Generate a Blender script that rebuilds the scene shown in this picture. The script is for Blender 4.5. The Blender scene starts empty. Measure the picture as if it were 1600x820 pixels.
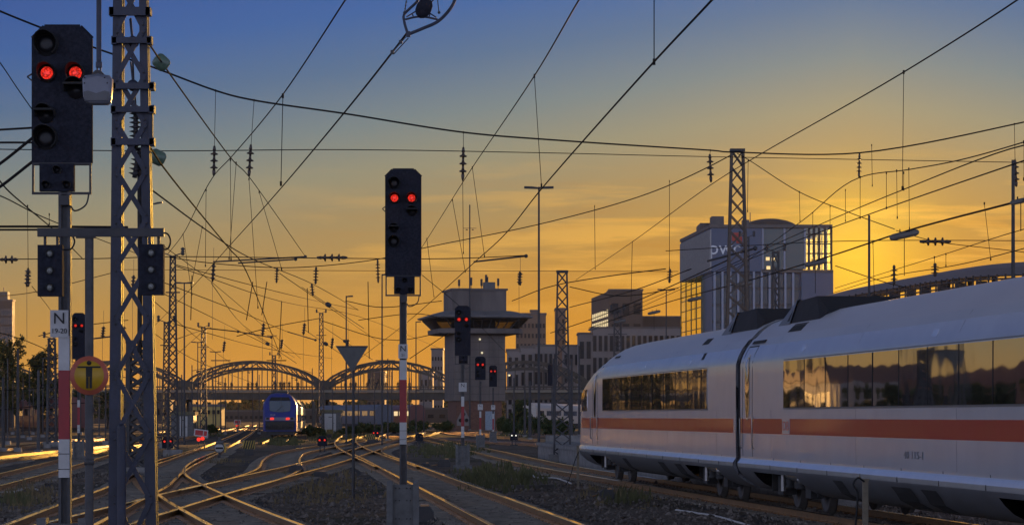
import bpy, bmesh, math, random
import numpy as np
from mathutils import Vector, Matrix, Euler

C = bpy.context.scene.collection
SC = bpy.context.scene
R = math.radians
random.seed(7)
RNG = np.random.default_rng(7)

# ------------------------------------------------------------------ camera, sky, sun, exposure
F, H, HY = 4180.0, 1.8, 650.0          # focal length in photo pixels, eye height over the rails, horizon row
SUN_AZ, SUN_EL = 7.3, 3.4              # degrees right of the view axis, degrees above the horizon

cam_d = bpy.data.cameras.new('camera')
cam = bpy.data.objects.new('camera', cam_d)
C.objects.link(cam)
cam.location = (0, 0, H)
cam.rotation_euler = (R(90), 0, 0)
cam_d.sensor_width = 36
cam_d.lens = 36 * F / 1600
cam_d.shift_y = 0.15
cam_d.clip_start = 0.5
cam_d.clip_end = 20000
SC.camera = cam

def lin(r, g, b, a=1.0):
    f = lambda c: (c / 255 / 12.92) if c / 255 <= .04045 else ((c / 255 + .055) / 1.055) ** 2.4
    return (f(r), f(g), f(b), a)

SUNV = Vector((math.sin(R(SUN_AZ)) * math.cos(R(SUN_EL)), math.cos(R(SUN_AZ)) * math.cos(R(SUN_EL)), math.sin(R(SUN_EL))))

world = bpy.data.worlds.new('World')
SC.world = world
world.use_nodes = True
wt = world.node_tree
for n in list(wt.nodes):
    wt.nodes.remove(n)

def wn(t, **kw):
    n = wt.nodes.new(t)
    for k, v in kw.items():
        setattr(n, k, v)
    return n

def wmath(op, a, b=None, c=None, clamp=False):
    n = wn('ShaderNodeMath', operation=op, use_clamp=clamp)
    for i, v in enumerate((a, b, c)):
        if v is None:
            continue
        if isinstance(v, (int, float)):
            n.inputs[i].default_value = v
        else:
            wt.links.new(v, n.inputs[i])
    return n.outputs[0]

def wmix(fac, a, b, blend='MIX'):
    n = wn('ShaderNodeMix', data_type='RGBA', blend_type=blend)
    for i, v in ((0, fac), (6, a), (7, b)):
        if isinstance(v, (int, float, tuple)):
            n.inputs[i].default_value = v
        else:
            wt.links.new(v, n.inputs[i])
    return n.outputs[2]

tc = wn('ShaderNodeTexCoord')
sep = wn('ShaderNodeSeparateXYZ')
wt.links.new(tc.outputs['Generated'], sep.inputs[0])
dx, dy, dz = sep.outputs
EL = wmath('MULTIPLY', wmath('ARCSINE', dz), 57.2958)
AZ = wmath('MULTIPLY', wmath('ARCTAN2', dx, dy), 57.2958)
DA = wmath('ABSOLUTE', wmath('SUBTRACT', AZ, SUN_AZ))
dotn = wn('ShaderNodeVectorMath', operation='DOT_PRODUCT')
wt.links.new(tc.outputs['Generated'], dotn.inputs[0])
dotn.inputs[1].default_value = SUNV
ANG = wmath('MULTIPLY', wmath('ARCCOSINE', wmath('MINIMUM', dotn.outputs['Value'], 0.999999)), 57.2958)
EP = wmath('ADD', EL, wmath('MULTIPLY', wmath('MINIMUM', DA, 45), 0.135))
ramp = wn('ShaderNodeValToRGB')
RMAX = 14.0
stops = [(0.0, (222, 138, 28)), (2.0, (219, 146, 43)), (3.4, (204, 145, 58)), (4.6, (186, 145, 80)), (5.6, (169, 145, 101)),
         (6.6, (153, 147, 122)), (7.6, (126, 137, 138)), (8.8, (94, 118, 149)), (10.0, (70, 105, 163)), (11.5, (60, 92, 160)), (14.0, (64, 94, 160))]
els = ramp.color_ramp.elements
els[0].position = 0; els[0].color = lin(*stops[0][1])
els[1].position = 1; els[1].color = lin(*stops[-1][1])
for e, col in stops[1:-1]:
    k = els.new(e / RMAX); k.color = lin(*col)
wt.links.new(wmath('DIVIDE', EP, RMAX, clamp=True), ramp.inputs[0])
# brightness falls away from the sun's side of the sky
fall = wmath('SUBTRACT', 1.04, wmath('MULTIPLY', wmath('MINIMUM', DA, 30), 0.0075))
n_ = wn('ShaderNodeVectorMath', operation='SCALE')
wt.links.new(ramp.outputs[0], n_.inputs[0]); wt.links.new(fall, n_.inputs['Scale'])
low = n_.outputs[0]
# thin streaks of cloud low in the west
comb = wn('ShaderNodeCombineXYZ')
wt.links.new(wmath('MULTIPLY', AZ, 0.16), comb.inputs[0])
wt.links.new(wmath('MULTIPLY', EL, 1.5), comb.inputs[1])
noi = wn('ShaderNodeTexNoise')
noi.inputs['Scale'].default_value = 1.35; noi.inputs['Detail'].default_value = 6; noi.inputs['Roughness'].default_value = .55
noi.inputs['Distortion'].default_value = .3
wt.links.new(comb.outputs[0], noi.inputs['Vector'])
cl = wmath('MULTIPLY', wmath('SUBTRACT', noi.outputs[0], 0.50), 9.0, clamp=True)
band = wmath('MULTIPLY', wmath('SUBTRACT', 1, wmath('DIVIDE', wmath('ABSOLUTE', wmath('SUBTRACT', EL, 3.5)), 2.3), clamp=True),
             wmath('SUBTRACT', 1, wmath('DIVIDE', DA, 14), clamp=True))
low = wmix(wmath('MULTIPLY', wmath('MULTIPLY', cl, band), 0.85), low, lin(255, 190, 84))
# darker thin stripes too
noi2 = wn('ShaderNodeTexNoise'); noi2.inputs['Scale'].default_value = 2.1; noi2.inputs['Detail'].default_value = 5
wt.links.new(comb.outputs[0], noi2.inputs['Vector'])
cl2 = wmath('MULTIPLY', wmath('SUBTRACT', noi2.outputs[0], 0.52), 4.0, clamp=True)
low = wmix(wmath('MULTIPLY', wmath('MULTIPLY', cl2, band), 0.7), low, lin(186, 124, 48))
# glow round the sun
g1 = wmath('EXPONENT', wmath('MULTIPLY', wmath('POWER', wmath('DIVIDE', ANG, 1.35), 2), -1))
g2 = wmath('EXPONENT', wmath('MULTIPLY', wmath('DIVIDE', ANG, 2.2), -1))
low = wmix(1.0, low, wmix(g2, (0, 0, 0, 1), (0.24, 0.105, 0.0, 1)), 'ADD')
low = wmix(1.0, low, wmix(g1, (0, 0, 0, 1), (0.30, 0.25, 0.01, 1)), 'ADD')
# high sky and sky behind camera: physical sky, brightened behind to light the train
sky = wn('ShaderNodeTexSky', sky_type='NISHITA', sun_disc=False)
sky.sun_elevation = R(SUN_EL); sky.sun_rotation = R(SUN_AZ)
sc_ = wn('ShaderNodeVectorMath', operation='SCALE'); sc_.inputs['Scale'].default_value = 0.05
wt.links.new(sky.outputs[0], sc_.inputs[0])
zen = wn('ShaderNodeMapRange', interpolation_type='SMOOTHSTEP')
zen.inputs[1].default_value = 6; zen.inputs[2].default_value = 36
wt.links.new(EL, zen.inputs[0])
dome = wmix(1.0, sc_.outputs[0], wmix(zen.outputs[0], (0.74, 0.83, 1.30, 1), (0.012, 0.018, 0.045, 1)), 'ADD')
hi = wn('ShaderNodeMapRange', interpolation_type='SMOOTHSTEP')
hi.inputs[1].default_value = 9; hi.inputs[2].default_value = 27
wt.links.new(EL, hi.inputs[0])
bk = wn('ShaderNodeMapRange', interpolation_type='SMOOTHSTEP')
bk.inputs[1].default_value = 38; bk.inputs[2].default_value = 92
wt.links.new(DA, bk.inputs[0])
front = wmix(hi.outputs[0], low, wmix(1.0, sc_.outputs[0], (0.015, 0.025, 0.07, 1), 'ADD'))
final = wmix(bk.outputs[0], front, dome)
bg = wn('ShaderNodeBackground'); bg.inputs['Strength'].default_value = 1.0
wt.links.new(final, bg.inputs[0])
wo = wn('ShaderNodeOutputWorld')
wt.links.new(bg.outputs[0], wo.inputs[0])

sun_d = bpy.data.lights.new('sun', 'SUN')
sun_d.energy = 5.0
sun_d.angle = R(0.6)
sun_d.color = (1.0, 0.52, 0.16)
sun = bpy.data.objects.new('sun', sun_d)
C.objects.link(sun)
sun.rotation_euler = SUNV.to_track_quat('Z', 'Y').to_euler()
sun.location = (30, 60, 60)

SC.view_settings.view_transform = 'Standard'
SC.view_settings.look = 'None'
SC.view_settings.exposure = 0
SC.view_settings.gamma = 1
SC.view_settings.use_curve_mapping = False

# ------------------------------------------------------------------ helpers
def P(px, py, Y):
    """photo pixel + distance -> point"""
    return Vector(((px - 800) / F * Y, Y, H + (HY - py) / F * Y))

def G(px, py, z=0.0):
    """photo pixel -> point on the level z"""
    Y = (H - z) * F / (py - HY)
    return Vector(((px - 800) / F * Y, Y, z))

def gx(px, Y):
    return (px - 800) / F * Y

MATS = {}
def mat(name, col, rough=.6, metal=0.0, var=.25, scale=6.0, bump=0.0, bscale=30.0, coat=0.0, spec=.5, emit=None, estr=0, stretch=None, detail=6):
    if name in MATS:
        return MATS[name]
    m = bpy.data.materials.new(name)
    m.use_nodes = True
    t = m.node_tree
    b = t.nodes['Principled BSDF']
    b.inputs['Roughness'].default_value = rough
    b.inputs['Metallic'].default_value = metal
    b.inputs['Specular IOR Level'].default_value = spec
    if coat:
        b.inputs['Coat Weight'].default_value = coat
        b.inputs['Coat Roughness'].default_value = .06
    co = t.nodes.new('ShaderNodeTexCoord')
    src = co.outputs['Object']
    if stretch:
        mp = t.nodes.new('ShaderNodeMapping'); mp.inputs['Scale'].default_value = stretch
        t.links.new(src, mp.inputs[0]); src = mp.outputs[0]
    no = t.nodes.new('ShaderNodeTexNoise')
    no.inputs['Scale'].default_value = scale; no.inputs['Detail'].default_value = detail; no.inputs['Roughness'].default_value = .6
    t.links.new(src, no.inputs['Vector'])
    mr = t.nodes.new('ShaderNodeMapRange')
    mr.inputs[1].default_value = .3; mr.inputs[2].default_value = .7
    t.links.new(no.outputs[0], mr.inputs[0])
    mx = t.nodes.new('ShaderNodeMix'); mx.data_type = 'RGBA'
    mx.inputs[6].default_value = tuple(max(0, c * (1 - var)) for c in col[:3]) + (1,)
    mx.inputs[7].default_value = tuple(min(1, c * (1 + var)) for c in col[:3]) + (1,)
    t.links.new(mr.outputs[0], mx.inputs[0])
    t.links.new(mx.outputs[2], b.inputs['Base Color'])
    # roughness breaks up with the same noise
    rr = t.nodes.new('ShaderNodeMapRange')
    rr.inputs[3].default_value = max(.02, rough * .8); rr.inputs[4].default_value = min(1, rough * 1.2)
    t.links.new(no.outputs[0], rr.inputs[0]); t.links.new(rr.outputs[0], b.inputs['Roughness'])
    if bump:
        n2 = t.nodes.new('ShaderNodeTexNoise'); n2.inputs['Scale'].default_value = bscale; n2.inputs['Detail'].default_value = 4
        t.links.new(src, n2.inputs['Vector'])
        bp = t.nodes.new('ShaderNodeBump'); bp.inputs['Strength'].default_value = bump; bp.inputs['Distance'].default_value = .05
        t.links.new(n2.outputs[0], bp.inputs['Height']); t.links.new(bp.outputs[0], b.inputs['Normal'])
    if emit:
        b.inputs['Emission Color'].default_value = tuple(emit[:3]) + (1,)
        b.inputs['Emission Strength'].default_value = estr
    MATS[name] = m
    return m

def frame_of(d):
    d = d.normalized()
    up = Vector((0, 0, 1)) if abs(d.z) < .98 else Vector((0, 1, 0))
    s = d.cross(up).normalized()
    u = s.cross(d).normalized()
    return s, u

class MB:
    """collects shapes, builds ONE mesh object"""
    def __init__(self):
        self.v = []; self.f = []; self.mi = []; self.sm = []
    def add(self, vs, fs, mi=0, smooth=False):
        o = len(self.v)
        self.v.extend([tuple(p) for p in vs])
        for q in fs:
            self.f.append(tuple(i + o for i in q)); self.mi.append(mi); self.sm.append(smooth)
        return self
    def box(self, c, s, rz=0.0, mi=0, rot=None):
        c = Vector(c); hx, hy, hz = s[0] / 2, s[1] / 2, s[2] / 2
        M = rot if rot is not None else Matrix.Rotation(rz, 3, 'Z')
        vs = [c + M @ Vector((x * hx, y * hy, z * hz)) for z in (-1, 1) for y in (-1, 1) for x in (-1, 1)]
        return self.add(vs, [(0, 2, 3, 1), (4, 5, 7, 6), (0, 1, 5, 4), (2, 6, 7, 3), (0, 4, 6, 2), (1, 3, 7, 5)], mi)
    def bar(self, a, b, w, h=None, mi=0):
        a, b = Vector(a), Vector(b); h = h or w
        if (b - a).length < 1e-6:
            return self
        s, u = frame_of(b - a)
        vs = []
        for p in (a, b):
            for i, j in ((-1, -1), (1, -1), (1, 1), (-1, 1)):
                vs.append(p + s * (i * w / 2) + u * (j * h / 2))
        return self.add(vs, [(0, 1, 2, 3), (7, 6, 5, 4), (0, 4, 5, 1), (1, 5, 6, 2), (2, 6, 7, 3), (3, 7, 4, 0)], mi)
    def tube(self, pts, r, n=6, mi=0, caps=True):
        pts = [Vector(p) for p in pts]
        rs = r if isinstance(r, (list, tuple)) else [r] * len(pts)
        vs = []; fs = []
        for i, p in enumerate(pts):
            d = (pts[min(i + 1, len(pts) - 1)] - pts[max(i - 1, 0)])
            if d.length < 1e-9:
                d = Vector((0, 0, 1))
            s, u = frame_of(d)
            for k in range(n):
                a = 2 * math.pi * k / n
                vs.append(p + s * (math.cos(a) * rs[i]) + u * (math.sin(a) * rs[i]))
        for i in range(len(pts) - 1):
            for k in range(n):
                fs.append((i * n + k, i * n + (k + 1) % n, (i + 1) * n + (k + 1) % n, (i + 1) * n + k))
        self.add(vs, fs, mi, True)
        if caps:
            o = len(pts) * n
            self.add([vs[k] for k in range(n)], [tuple(reversed(range(n)))], mi)
            self.add([vs[o - n + k] for k in range(n)], [tuple(range(n))], mi)
        return self
    def lathe(self, a, b, prof, n=12, mi=0):
        """prof: [(t along a->b in 0..1, radius)]"""
        a, b = Vector(a), Vector(b)
        s, u = frame_of(b - a)
        vs = []; fs = []
        for t, r in prof:
            p = a.lerp(b, t)
            for k in range(n):
                an = 2 * math.pi * k / n
                vs.append(p + s * (math.cos(an) * r) + u * (math.sin(an) * r))
        for i in range(len(prof) - 1):
            for k in range(n):
                fs.append((i * n + k, i * n + (k + 1) % n, (i + 1) * n + (k + 1) % n, (i + 1) * n + k))
        fs.append(tuple(reversed(range(n)))); o = (len(prof) - 1) * n
        fs.append(tuple(o + k for k in range(n)))
        return self.add(vs, fs, mi, True)
    def prism(self, poly, d0, d1, axis='Y', mi=0):
        """poly in the two other axes, extruded along axis from d0 to d1"""
        n = len(poly); vs = []
        for d in (d0, d1):
            for p, q in poly:
                vs.append({'Y': (p, d, q), 'X': (d, p, q), 'Z': (p, q, d)}[axis])
        fs = [tuple(range(n)), tuple(reversed(range(n, 2 * n)))]
        for k in range(n):
            fs.append((k, k + n, (k + 1) % n + n, (k + 1) % n))
        return self.add(vs, fs, mi)
    def ball(self, c, r, n=12, mi=0):
        c = Vector(c); r = Vector(r) if not isinstance(r, (int, float)) else Vector((r, r, r))
        vs = []; fs = []; m = max(4, n // 2)
        for i in range(m + 1):
            th = math.pi * i / m
            for k in range(n):
                a = 2 * math.pi * k / n
                vs.append(c + Vector((r.x * math.sin(th) * math.cos(a), r.y * math.sin(th) * math.sin(a), r.z * math.cos(th))))
        for i in range(m):
            for k in range(n):
                fs.append((i * n + k, (i + 1) * n + k, (i + 1) * n + (k + 1) % n, i * n + (k + 1) % n))
        return self.add(vs, fs, mi, True)
    def build(self, name, mats, parent=None, loc=None, sharp=None):
        me = bpy.data.meshes.new(name)
        v = self.v
        if loc is not None:
            L = Vector(loc)
            v = [(p[0] - L.x, p[1] - L.y, p[2] - L.z) for p in v]
        me.from_pydata(v, [], self.f)
        for m in (mats if isinstance(mats, (list, tuple)) else [mats]):
            me.materials.append(m)
        me.polygons.foreach_set('material_index', self.mi)
        me.polygons.foreach_set('use_smooth', self.sm)
        if sharp:
            me.set_sharp_from_angle(angle=R(sharp))
        me.update()
        o = bpy.data.objects.new(name, me)
        C.objects.link(o)
        if parent is not None:
            o.parent = parent
        elif loc is not None:
            o.location = loc
        return o

def _each(self, name, mats, parent=None, loc=None, gap=.012, sharp=None):
    """like build(), but every piece that stands apart becomes an object of its own"""
    n = len(self.v); par = list(range(n))
    def find(a):
        while par[a] != a:
            par[a] = par[par[a]]; a = par[a]
        return a
    for f in self.f:
        for q in f[1:]:
            par[find(q)] = find(f[0])
    V = np.array(self.v); comp = {}
    for i in range(n): comp.setdefault(find(i), []).append(i)
    boxes = [[V[c].min(0) - gap, V[c].max(0) + gap, set([k])] for k, c in comp.items()]
    merged = True
    while merged:
        merged = False
        for i in range(len(boxes)):
            for j in range(len(boxes) - 1, i, -1):
                a, b = boxes[i], boxes[j]
                if (a[0] <= b[1]).all() and (b[0] <= a[1]).all():
                    boxes[i] = [np.minimum(a[0], b[0]), np.maximum(a[1], b[1]), a[2] | b[2]]; boxes.pop(j); merged = True
    out = []
    for _, _, ks in boxes:
        m = MB(); idx = {}
        for f, mi, sm in zip(self.f, self.mi, self.sm):
            if find(f[0]) in ks:
                for q in f:
                    if q not in idx: idx[q] = len(m.v); m.v.append(self.v[q])
                m.f.append(tuple(idx[q] for q in f)); m.mi.append(mi); m.sm.append(sm)
        out.append(m.build(name, mats, parent, loc, sharp))
    return out
MB.each = _each

def tag(o, label=None, cat=None, group=None, kind=None):
    if label: o['label'] = label
    if cat: o['category'] = cat
    if group: o['group'] = group
    if kind: o['kind'] = kind
    return o

def empty(name, loc, label=None, cat=None, group=None, rz=0.0):
    o = bpy.data.objects.new(name, None)
    o.empty_display_size = .3
    C.objects.link(o)
    o.location = loc; o.rotation_euler = (0, 0, rz)
    return tag(o, label, cat, group)

def copy_tree(o, parent=None):
    c = o.copy(); C.objects.link(c)
    if parent is not None:
        c.parent = parent
    for ch in list(o.children):
        copy_tree(ch, c)
    return c

def text_shape(s, size, M, depth=.004):
    """(verts, faces) of lettering; M places the text plane"""
    cu = bpy.data.curves.new('lettering', 'FONT')
    cu.body = s; cu.size = size; cu.extrude = depth; cu.align_x = 'CENTER'; cu.align_y = 'CENTER'; cu.resolution_u = 3
    o = bpy.data.objects.new('lettering', cu)
    C.objects.link(o)
    dg = bpy.context.evaluated_depsgraph_get()
    me = bpy.data.meshes.new_from_object(o.evaluated_get(dg))
    vs = [M @ v.co for v in me.vertices]
    fs = [tuple(p.vertices) for p in me.polygons]
    bpy.data.objects.remove(o); bpy.data.curves.remove(cu); bpy.data.meshes.remove(me)
    return vs, fs

def facing(loc, rz=0.0):
    """matrix that stands the text plane upright facing -Y (rotated by rz)"""
    return Matrix.Translation(Vector(loc)) @ Matrix.Rotation(rz, 4, 'Z') @ Matrix.Rotation(R(90), 4, 'X')

def crom(pts, n=8):
    pts = [Vector(p) for p in pts]
    if len(pts) < 3:
        return [pts[0].lerp(pts[-1], i / n) for i in range(n + 1)]
    out = []
    for i in range(len(pts) - 1):
        p0 = pts[i - 1] if i else pts[0] * 2 - pts[1]
        p1, p2 = pts[i], pts[i + 1]
        p3 = pts[i + 2] if i + 2 < len(pts) else pts[-1] * 2 - pts[-2]
        # centripetal-like: use chord lengths as knots
        d1 = max(1e-6, (p1 - p0).length) ** .5; d2 = max(1e-6, (p2 - p1).length) ** .5; d3 = max(1e-6, (p3 - p2).length) ** .5
        m1 = ((p1 - p0) / d1 - (p2 - p0) / (d1 + d2) + (p2 - p1) / d2) * d2
        m2 = ((p2 - p1) / d2 - (p3 - p1) / (d2 + d3) + (p3 - p2) / d3) * d2
        for k in range(n):
            t = k / n; t2, t3 = t * t, t * t * t
            out.append(p1 * (2 * t3 - 3 * t2 + 1) + m1 * (t3 - 2 * t2 + t) + p2 * (-2 * t3 + 3 * t2) + m2 * (t3 - t2))
    out.append(pts[-1])
    return out

# ------------------------------------------------------------------ materials
M_STEEL = mat('grey_mast_paint', (.032, .036, .058), .55, .0, .35, 3, .15, 25)
M_DARK = mat('dark_steel', (.045, .043, .045), .6, .0, .35, 4, .1, 20)
M_WIRE = mat('wire_metal', (.022, .02, .02), .95, .0, .2, 2, spec=.05)
M_SCREEN = mat('signal_screen_black', (.023, .025, .036), .85, 0, .4, 30, .2, 120, spec=.15)
M_BLACK = mat('matt_black', (.012, .012, .013), .7, 0, .3, 10)
M_LENSDK = mat('dark_lens', (.012, .012, .014), .3, 0, .2, 30, spec=.25)
M_LENSCL = mat('clear_lens', (.22, .22, .2), .12, 0, .4, 60)
M_RED = mat('red_signal_lens', (.3, .012, .008), .3, 0, .4, 70, emit=(1.0, .035, .02), estr=.95)
def lens_pattern(m):
    t = m.node_tree; b = t.nodes['Principled BSDF']
    co = t.nodes.new('ShaderNodeTexCoord'); v = t.nodes.new('ShaderNodeTexVoronoi'); v.inputs['Scale'].default_value = 42
    t.links.new(co.outputs['Object'], v.inputs['Vector'])
    r = t.nodes.new('ShaderNodeMapRange'); r.inputs[1].default_value = .05; r.inputs[2].default_value = .6; r.inputs[3].default_value = 1.5; r.inputs[4].default_value = .35
    t.links.new(v.outputs['Distance'], r.inputs[0]); t.links.new(r.outputs[0], b.inputs['Emission Strength'])
lens_pattern(M_RED)
M_REDFAR = mat('red_lamp_lens', (.4, .02, .01), .3, 0, .2, 20, emit=(1.0, .04, .02), estr=1.0)
M_WHITE = mat('white_enamel', (.50, .49, .47), .45, 0, .14, 5, .05, 20)
M_REDPAINT = mat('red_enamel', (.30, .016, .02), .45, 0, .18, 5)
M_GALV = mat('galvanised_steel', (.12, .12, .118), .5, .25, .3, 6, .1, 25)
M_POLE = mat('weathered_pole', (.07, .068, .07), .6, .1, .35, 7, .15, 30)
M_INS = mat('brown_insulator', (.06, .04, .03), .35, 0, .2, 8)
M_GREEN = mat('green_glass_insulator', (.10, .16, .11), .35, 0, .3, 14)
M_CONC = mat('weathered_concrete', (.22, .21, .2), .85, 0, .35, 2.5, .4, 18)
# ------------------------------------------------------------------ ground
def ground():
    ys = [-30]
    y = -30
    while y < 9000:
        st = 6 if y < 34 else .42 if y < 95 else .9 if y < 180 else max(3, (y - 150) * .06)
        y += st; ys.append(y)
    xs = []
    x = 0
    while x < 5000:
        xs.append(x)
        x += .45 if x < 16 else 1.0 if x < 40 else max(2, x * .12)
    xs = [-a for a in reversed(xs[1:])] + xs
    X, Y = np.meshgrid(np.array(xs), np.array(ys))
    rng = np.random.default_rng(3)
    Z = np.full(X.shape, -.215)
    for k in range(22):
        w = 2 * math.pi / rng.uniform(1.2, 9)
        a = rng.uniform(0, 6.28)
        Z += rng.uniform(.004, .012) * np.sin((X * math.cos(a) + Y * math.sin(a)) * w + rng.uniform(0, 6))
    Z += rng.normal(0, .012, X.shape)
    Z = np.where(Y > 260, -.24, Z)
    nx, ny = len(xs), len(ys)
    V = np.stack([X.ravel(), Y.ravel(), Z.ravel()], 1)
    idx = np.arange(nx * ny).reshape(ny, nx)
    Fc = np.stack([idx[:-1, :-1].ravel(), idx[:-1, 1:].ravel(), idx[1:, 1:].ravel(), idx[1:, :-1].ravel()], 1)
    me = bpy.data.meshes.new('ground')
    me.from_pydata(V.tolist(), [], Fc.tolist())
    me.polygons.foreach_set('use_smooth', [True] * len(me.polygons))
    m = bpy.data.materials.new('ballast_ground'); m.use_nodes = True
    t = m.node_tree; b = t.nodes['Principled BSDF']; b.inputs['Roughness'].default_value = .9; b.inputs['Specular IOR Level'].default_value = .25
    co = t.nodes.new('ShaderNodeTexCoord')
    def noise(s, d=5, rough=.6):
        n = t.nodes.new('ShaderNodeTexNoise'); n.inputs['Scale'].default_value = s; n.inputs['Detail'].default_value = d; n.inputs['Roughness'].default_value = rough
        t.links.new(co.outputs['Object'], n.inputs['Vector']); return n.outputs[0]
    def mixc(fac, a, b2):
        n = t.nodes.new('ShaderNodeMix'); n.data_type = 'RGBA'
        for i, v in ((0, fac), (6, a), (7, b2)):
            if isinstance(v, tuple): n.inputs[i].default_value = v
            else: t.links.new(v, n.inputs[i])
        return n.outputs[2]
    def rng_(v, a, b2):
        n = t.nodes.new('ShaderNodeMapRange'); n.inputs[1].default_value = a; n.inputs[2].default_value = b2
        t.links.new(v, n.inputs[0]); return n.outputs[0]
    vo = t.nodes.new('ShaderNodeTexVoronoi'); vo.inputs['Scale'].default_value = 11
    t.links.new(co.outputs['Object'], vo.inputs['Vector'])
    stone = mixc(rng_(vo.outputs['Color'], 0, 1), (.06, .045, .032, 1), (.30, .235, .175, 1))
    base = mixc(rng_(noise(.35), .35, .65), (.09, .065, .046, 1), (.17, .13, .095, 1))
    c = mixc(rng_(noise(3), .3, .7), base, stone)
    c = mixc(rng_(noise(.13, 6), .52, .66), c, (.085, .07, .04, 1))        # dry earth
    c = mixc(rng_(noise(.19, 6, .7), .58, .68), c, (.05, .058, .025, 1))    # weeds
    t.links.new(c, b.inputs['Base Color'])
    bp = t.nodes.new('ShaderNodeBump'); bp.inputs['Strength'].default_value = .9; bp.inputs['Distance'].default_value = .06
    t.links.new(vo.outputs['Distance'], bp.inputs['Height']); t.links.new(bp.outputs[0], b.inputs['Normal'])
    me.materials.append(m)
    o = bpy.data.objects.new('ground', me); C.objects.link(o)
    tag(o, kind='structure')
ground()

# ------------------------------------------------------------------ tracks
M_RAILSIDE = mat('rusty_rail_side', (.34, .20, .10), .34, .65, .35, 5, .1, 30)
M_RAILHEAD = mat('polished_rail_head', (1.0, .84, .60), .09, 1.0, .12, 2, stretch=(1, .1, 1))
M_SLEEPER = mat('weathered_sleeper', (.27, .235, .19), .85, 0, .4, 4, .4, 25)
M_BED = mat('ballast_bed', (.05, .042, .036), .95, 0, .6, 9, .9, 18)
M_BOLT = M_RAILSIDE

def resample(pts, step=1.0):
    cur = crom([Vector((x, y, 0)) for x, y in pts], 14)
    out = [cur[0]]
    for p in cur[1:]:
        if (p - out[-1]).length >= step:
            out.append(p)
    out.append(cur[-1])
    return out

NTR = 0
def track(label, pts, off, sleepers_to=190.0, name='railway_track', step=1.0, bed=True):
    """pts: plan points of ONE rail; the other rail lies 1.5 m to the side 'off' (+1 right, -1 left)"""
    global NTR
    zo = -.0035 * NTR; NTR += 1
    c1 = resample(pts, step)
    nor = []
    for i, p in enumerate(c1):
        d = (c1[min(i + 1, len(c1) - 1)] - c1[max(i - 1, 0)]).normalized()
        nor.append(Vector((d.y, -d.x, 0)))
    c2 = [p + n * 1.5 * off for p, n in zip(c1, nor)]
    root = empty(name, (c1[0].x, c1[0].y, 0), label, 'railway track'); tag(root, kind='structure')
    L = root.location
    for c in (c1, c2):
        m = MB(); n = len(c)
        prof = [(-.07, -.172), (.07, -.172), (.07, -.16), (.012, -.14), (.012, -.045), (.046, -.035), (.046, -.006), (.042, 0), (-.042, 0), (-.046, -.006), (-.046, -.035), (-.012, -.045), (-.012, -.14), (-.07, -.16)]
        k = len(prof); vs = []
        for p, nn in zip(c, nor):
            for a, z in prof:
                vs.append((p.x + nn.x * a, p.y + nn.y * a, z + zo))
        head = []; side = []
        for i in range(n - 1):
            for j in range(k):
                q = (i * k + j, i * k + (j + 1) % k, (i + 1) * k + (j + 1) % k, (i + 1) * k + j)
                (head if j in (6, 7, 8) else side).append(q)
        m.add(vs, side, 0); 
        o = len(m.v)
        m.f += head; m.mi += [1] * len(head); m.sm += [False] * len(head)
        m.build('rail', [M_RAILSIDE, M_RAILHEAD], root, loc=L)
    mid = [(a + b) / 2 for a, b in zip(c1, c2)]
    m = MB(); vs = []; fs = []
    for p, nn in zip(mid, nor):
        for a, z in ((-2.1, -.30), (-1.5, -.186), (1.5, -.186), (2.1, -.30)):
            vs.append((p.x + nn.x * a, p.y + nn.y * a, z + zo))
    for i in range(len(mid) - 1):
        for j in range(3): fs.append((i * 4 + j, i * 4 + j + 1, i * 4 + j + 5, i * 4 + j + 4))
    m.add(vs, fs); m.build('ballast_bed', M_BED, root, loc=L)
    m = MB(); acc = 0; nxt = 0
    for i in range(len(mid) - 1):
        seg = (mid[i + 1] - mid[i]).length
        while nxt <= acc + seg:
            p = mid[i].lerp(mid[i + 1], (nxt - acc) / seg)
            if p.y > sleepers_to: break
            d = (mid[i + 1] - mid[i]).normalized()
            rz = math.atan2(d.y, d.x) - math.pi / 2
            m.box((p.x, p.y, -.20 + zo + random.uniform(-.008, .008)), (2.55, .25, .13), rz + random.uniform(-.01, .01))
            if p.y < 110:
                for s in (-.75, .75):
                    q = p + Vector((d.y, -d.x, 0)) * s
                    m.box((q.x, q.y, -.128 + zo), (.34, .15, .03), rz, 1)
            nxt += .62
        acc += seg
    if m.v:
        m.build('sleepers', [M_SLEEPER, M_RAILSIDE], root, loc=L)['kind'] = 'stuff'
    return root

# straight main track from the lower right that swings round to the far yard
track('straight track running from the lower right past the tall middle signal', [(2.9, 24), (1.19, 44.3), (-4.0, 104.5), (-6.6, 136), (-7.5, 160), (-7.6, 181), (-7.8, 215), (-9, 400)], -1)
track('track branching off the straight one towards the purple train', [(-4.9, 96), (-8.3, 134), (-11.0, 167), (-13.2, 200), (-18, 290)], 1, 150)
track('track curving out of the lower middle to the far left', [(.4, 25), (-3.44, 44.3), (-7.07, 64.3), (-10.4, 85), (-12.6, 105), (-16.2, 150), (-27.2, 278), (-40, 420)], -1)
track('diagonal track from the bottom left corner below the inverted triangle board', [(-7.8, 24), (-7.97, 44.3), (-8.23, 65.4), (-8.25, 80), (-8.25, 99), (-8.66, 139), (-8.85, 154), (-9.2, 221), (-12, 420)], 1)
track('curving track that swings left before the purple train', [(-8.2, 66), (-8.28, 79.2), (-8.85, 92.9), (-10.4, 112), (-11.7, 132), (-12.1, 150), (-12.2, 171), (-13.5, 235), (-17, 360)], 1)
track('track leaving the bottom left corner behind the signal masts', [(-7.1, 25), (-8.47, 44.3), (-9.37, 55.3), (-10.5, 69.7), (-11.8, 82.7), (-13.2, 97.7), (-17.5, 150)], 1)
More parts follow.
